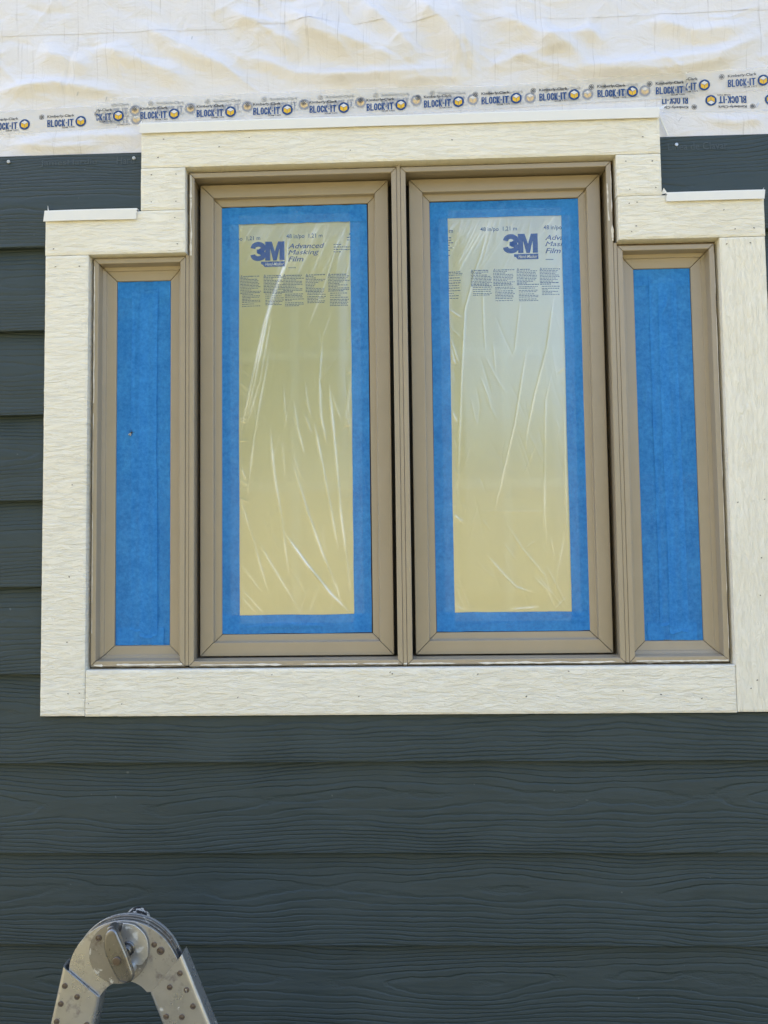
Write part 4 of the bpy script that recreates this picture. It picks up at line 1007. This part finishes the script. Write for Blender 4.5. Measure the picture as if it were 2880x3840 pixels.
# ================================================================== LADDER
lad = thing('ladder', 'folding aluminium ladder with round locking hinge, standing in front of the siding', 'ladder', loc=(-.43, .5, GZ))
LI = lad.matrix_basis.inverted()
def LP(o): o.parent = lad; o.matrix_parent_inverse = LI; return o
def tube(name, top_l, top_r, bot_l, bot_r, d0, d1, mat, wall=.0024, rr=.006):
    """rectangular hollow rail: top edge from top_l to top_r (x,z), bottom likewise; between depths d0 (back) and d1 (front)"""
    def ring(inset):
        pts = []; a0, a1, b0, b1 = inset, 1, inset, 1
        w_ = math.dist(bot_l, bot_r); t_ = d1 - d0; r_ = max(rr - inset, .001)
        x0_, x1_, y0_, y1_ = inset, w_ - inset, inset, t_ - inset
        for cx, cy, s0 in ((x1_ - r_, y1_ - r_, 0), (x0_ + r_, y1_ - r_, 90), (x0_ + r_, y0_ + r_, 180), (x1_ - r_, y0_ + r_, 270)):
            for k in range(5):
                a = math.radians(s0 + k * 22.5); pts.append(((cx + r_ * math.cos(a)) / w_, d0 + cy + r_ * math.sin(a)))
        return pts
    lerp = lambda A, B, t: (A[0] + (B[0] - A[0]) * t, A[1] + (B[1] - A[1]) * t)
    v, f = [], []
    R = []
    for inset, ends in ((0, (bot_l, bot_r)), (0, (top_l, top_r)), (wall, (top_l, top_r)), (wall, None)):
        o = len(v); R.append(o)
        for t, d in ring(inset):
            if ends: x, z = lerp(ends[0], ends[1], t)
            else:
                xt, zt = lerp(top_l, top_r, t); xb, zb = lerp(bot_l, bot_r, t); x, z = xt + (xb - xt) * .25, zt + (zb - zt) * .25
            v.append((x, d, z))
    n = 20
    for a, b in zip(R[:-1], R[1:]):
        for i in range(n): f.append((a + i, a + (i + 1) % n, b + (i + 1) % n, b + i))
    f.append(tuple(R[3] + i for i in range(n))); f.append(tuple(R[0] + i for i in reversed(range(n))))
    o = mesh(name, v, f, mat); return LP(o)
def arc(cx, cz, r, a0, a1, n): return [(cx + r * math.cos(math.radians(a0 + (a1 - a0) * i / (n - 1))), cz + r * math.sin(math.radians(a0 + (a1 - a0) * i / (n - 1)))) for i in range(n)]
def dome(cx, cz, r, a0, a1):
    return arc(cx, cz, r, a0, a1, 34) + [(-.334, -.650), (-.352, -.684), (-.383, -.682), (-.3975, -.6604)] + arc(-.4368, -.6868, .0425, 38, 150, 16)[0:] + [(-.4737, -.665), (-.486, -.690), (-.527, -.655)]
lf, rf = (-.0, 0), (0, 0)
def at_floor(p, q): t = (GZ - p[1]) / (q[1] - p[1]); return (p[0] + (q[0] - p[0]) * t, GZ)
def rail_pair(dd, rear):
    t1 = tube('rail', (-.5318, -.6218), (-.4737, -.6682), (-.7180, GZ + .02), (-.6495, GZ + .02), dd - .030, dd, MAT['alu'])
    t2 = tube('rail', (-.3975, -.6625), (-.3492, -.6042), (-.0505, GZ + .02), (.0220, GZ + .02), dd - .030, dd, MAT['alu'])
    LP(boxes('foot', [(-.722, -.645, dd - .034, dd + .004, GZ, GZ + .035)], MAT['rubber'], None, .004)); LP(boxes('foot', [(-.055, .027, dd - .034, dd + .004, GZ, GZ + .035)], MAT['rubber'], None, .004))
    cx, cz, r = -.4390, -.6415, .0862
    LP(prism('hinge_plate', dome(cx, cz, r, 164, 26), dd - .0075, dd - .0035, MAT['alu'], None, .0006))
    LP(prism('hinge_plate', dome(cx + .001, cz + .002, r - .0015, 168, 20), dd - .0140, dd - .0105, MAT['alu2'], None, .0004))
    LP(prism('hinge_plate', dome(cx + .001, cz + .0015, r + .0005, 112, 26)[0:34] + [(-.40, -.62), (-.47, -.60)], dd - .0190, dd - .0160, MAT['alu2'], None, .0004))
    LP(prism('hinge_plate', dome(cx + .0005, cz + .0015, r, 166, 22), dd - .0265, dd - .0225, MAT['alu'], None, .0006))
    return t1, t2
rail_pair(.30, True)
F0 = .2965
LP(prism('lock_disc', disc_pts(-.4464, -.6021, .0455, 48), F0, F0 + .0022, MAT['alu2'], None, .0007))
LP(prism('lock_plate', [(-.4388, -.5574), (-.430, -.5577), (-.421, -.5599), (-.4125, -.5660), (-.4054, -.5733), (-.4015, -.582), (-.3998, -.5913), (-.4004, -.6062), (-.4086, -.6173), (-.4135, -.6187), (-.4185, -.6179), (-.4285, -.6158), (-.4263, -.6042), (-.4280, -.595), (-.4319, -.5872), (-.4464, -.5777), (-.4409, -.5659)], F0 + .0022, F0 + .0046, MAT['galv'], None, .0006))
LP(prism('lock_post', disc_pts(-.4305, -.5935, .0110, 26), F0 + .002, F0 + .0085, MAT['steel'], None, .0012))
LP(prism('lock_post', disc_pts(-.4305, -.5932, .0080, 26), F0 + .0085, F0 + .0175, MAT['steel'], None, .001))
LP(prism('lock_post', disc_pts(-.4516, -.5634, .0080, 22), F0 + .002, F0 + .0175, MAT['steel'], None, .002))
LP(prism('lock_post', disc_pts(-.4250, -.6215, .0075, 22), F0 + .002, F0 + .0175, MAT['galv'], None, .0015))
lever = LP(prism('lock_lever', [(-.4469, -.5538), (-.4503, -.5548), (-.4534, -.5574), (-.4565, -.5620), (-.4583, -.5674), (-.4590, -.5740), (-.4587, -.5799), (-.4568, -.5890), (-.4531, -.5985), (-.4494, -.6060), (-.4454, -.6130), (-.4422, -.6195), (-.4389, -.6254), (-.4350, -.6293), (-.4302, -.6312), (-.4258, -.6322), (-.4216, -.6319), (-.4178, -.6304), (-.4147, -.6274), (-.4136, -.6236), (-.4141, -.6191), (-.4160, -.6130), (-.4185, -.6067), (-.4230, -.5940), (-.4283, -.5819), (-.4318, -.5740), (-.4349, -.5673), (-.4377, -.5610), (-.4404, -.5569), (-.4434, -.5546)], F0 + .0175, F0 + .0295, MAT['steel'], None, .0042))
o = prism('rivet', disc_pts(-.4376, -.5990, .0062, 22), F0 + .029, F0 + .0318, MAT['rivet'], None, .0012); LP(o)
rv = bmesh.new()
def lathe_rivet(bm, prof, n=16):
    rows = [[bm.verts.new((r * math.cos(2 * math.pi * i / n), -d, r * math.sin(2 * math.pi * i / n))) for i in range(n)] for r, d in prof]
    for a, b in zip(rows[:-1], rows[1:]):
        for i in range(n): bm.faces.new((a[i], a[(i + 1) % n], b[(i + 1) % n], b[i]))
    bm.faces.new(rows[-1])
lathe_rivet(rv, [(.0049, -.0004), (.0049, .0006), (.0044, .0012), (.0036, .0012), (.0031, .0006), (.0026, .0008), (.0012, .0014)])
bmesh.ops.recalc_face_normals(rv, faces=rv.faces)
rme = bpy.data.meshes.new('rivet'); rv.to_mesh(rme); rv.free(); rme.materials.append(MAT['rivet'])
def rivet(x, z, d, s=1.0):
    o = bpy.data.objects.new('rivet', rme); COL.objects.link(o); o.location = (x, -d, z); o.scale = (s, s, s); LP(o)
for x, z in ((-.5273, -.6498), (-.5084, -.6658), (-.5332, -.6761), (-.5393, -.7020), (-.4932, -.7063), (-.3515, -.6306), (-.3671, -.6510), (-.3416, -.6547), (-.3317, -.6786), (-.3723, -.6936), (-.3486, -.6943)):
    rivet(x, z, .3002, .88)
rivet(-.3822, -.5995, F0 + .0004, 1.2); rivet(-.3922, -.5905, F0 + .0001, .9); rivet(-.4767, -.5801, F0 + .0022, 1.0)
LP(prism('hinge_knob', disc_pts(-.4345, -.5770, .0205, 34), .246, .2725, MAT['rubber'], None, .004))
# the ladder's near rails and its rungs, below and left of the picture
rail_pair(.72, False)
LP(prism('hinge_knob', disc_pts(-.4345, -.5945, .0205, 34), .7175, .738, MAT['rubber'], None, .004))
for i in range(3):
    z = -.86 - .23 * i
    tl = (z + .6218) / (GZ + .02 + .6218); xl = -.5030 + (-.6838 + .5030) * tl; xr = -.3733 + (-.0142 + .3733) * tl
    for x in (xl, xr): LP(boxes('rung', [(x - .016, x + .016, .297, .693, z - .014, z + .014)], MAT['alu'], None, .005))
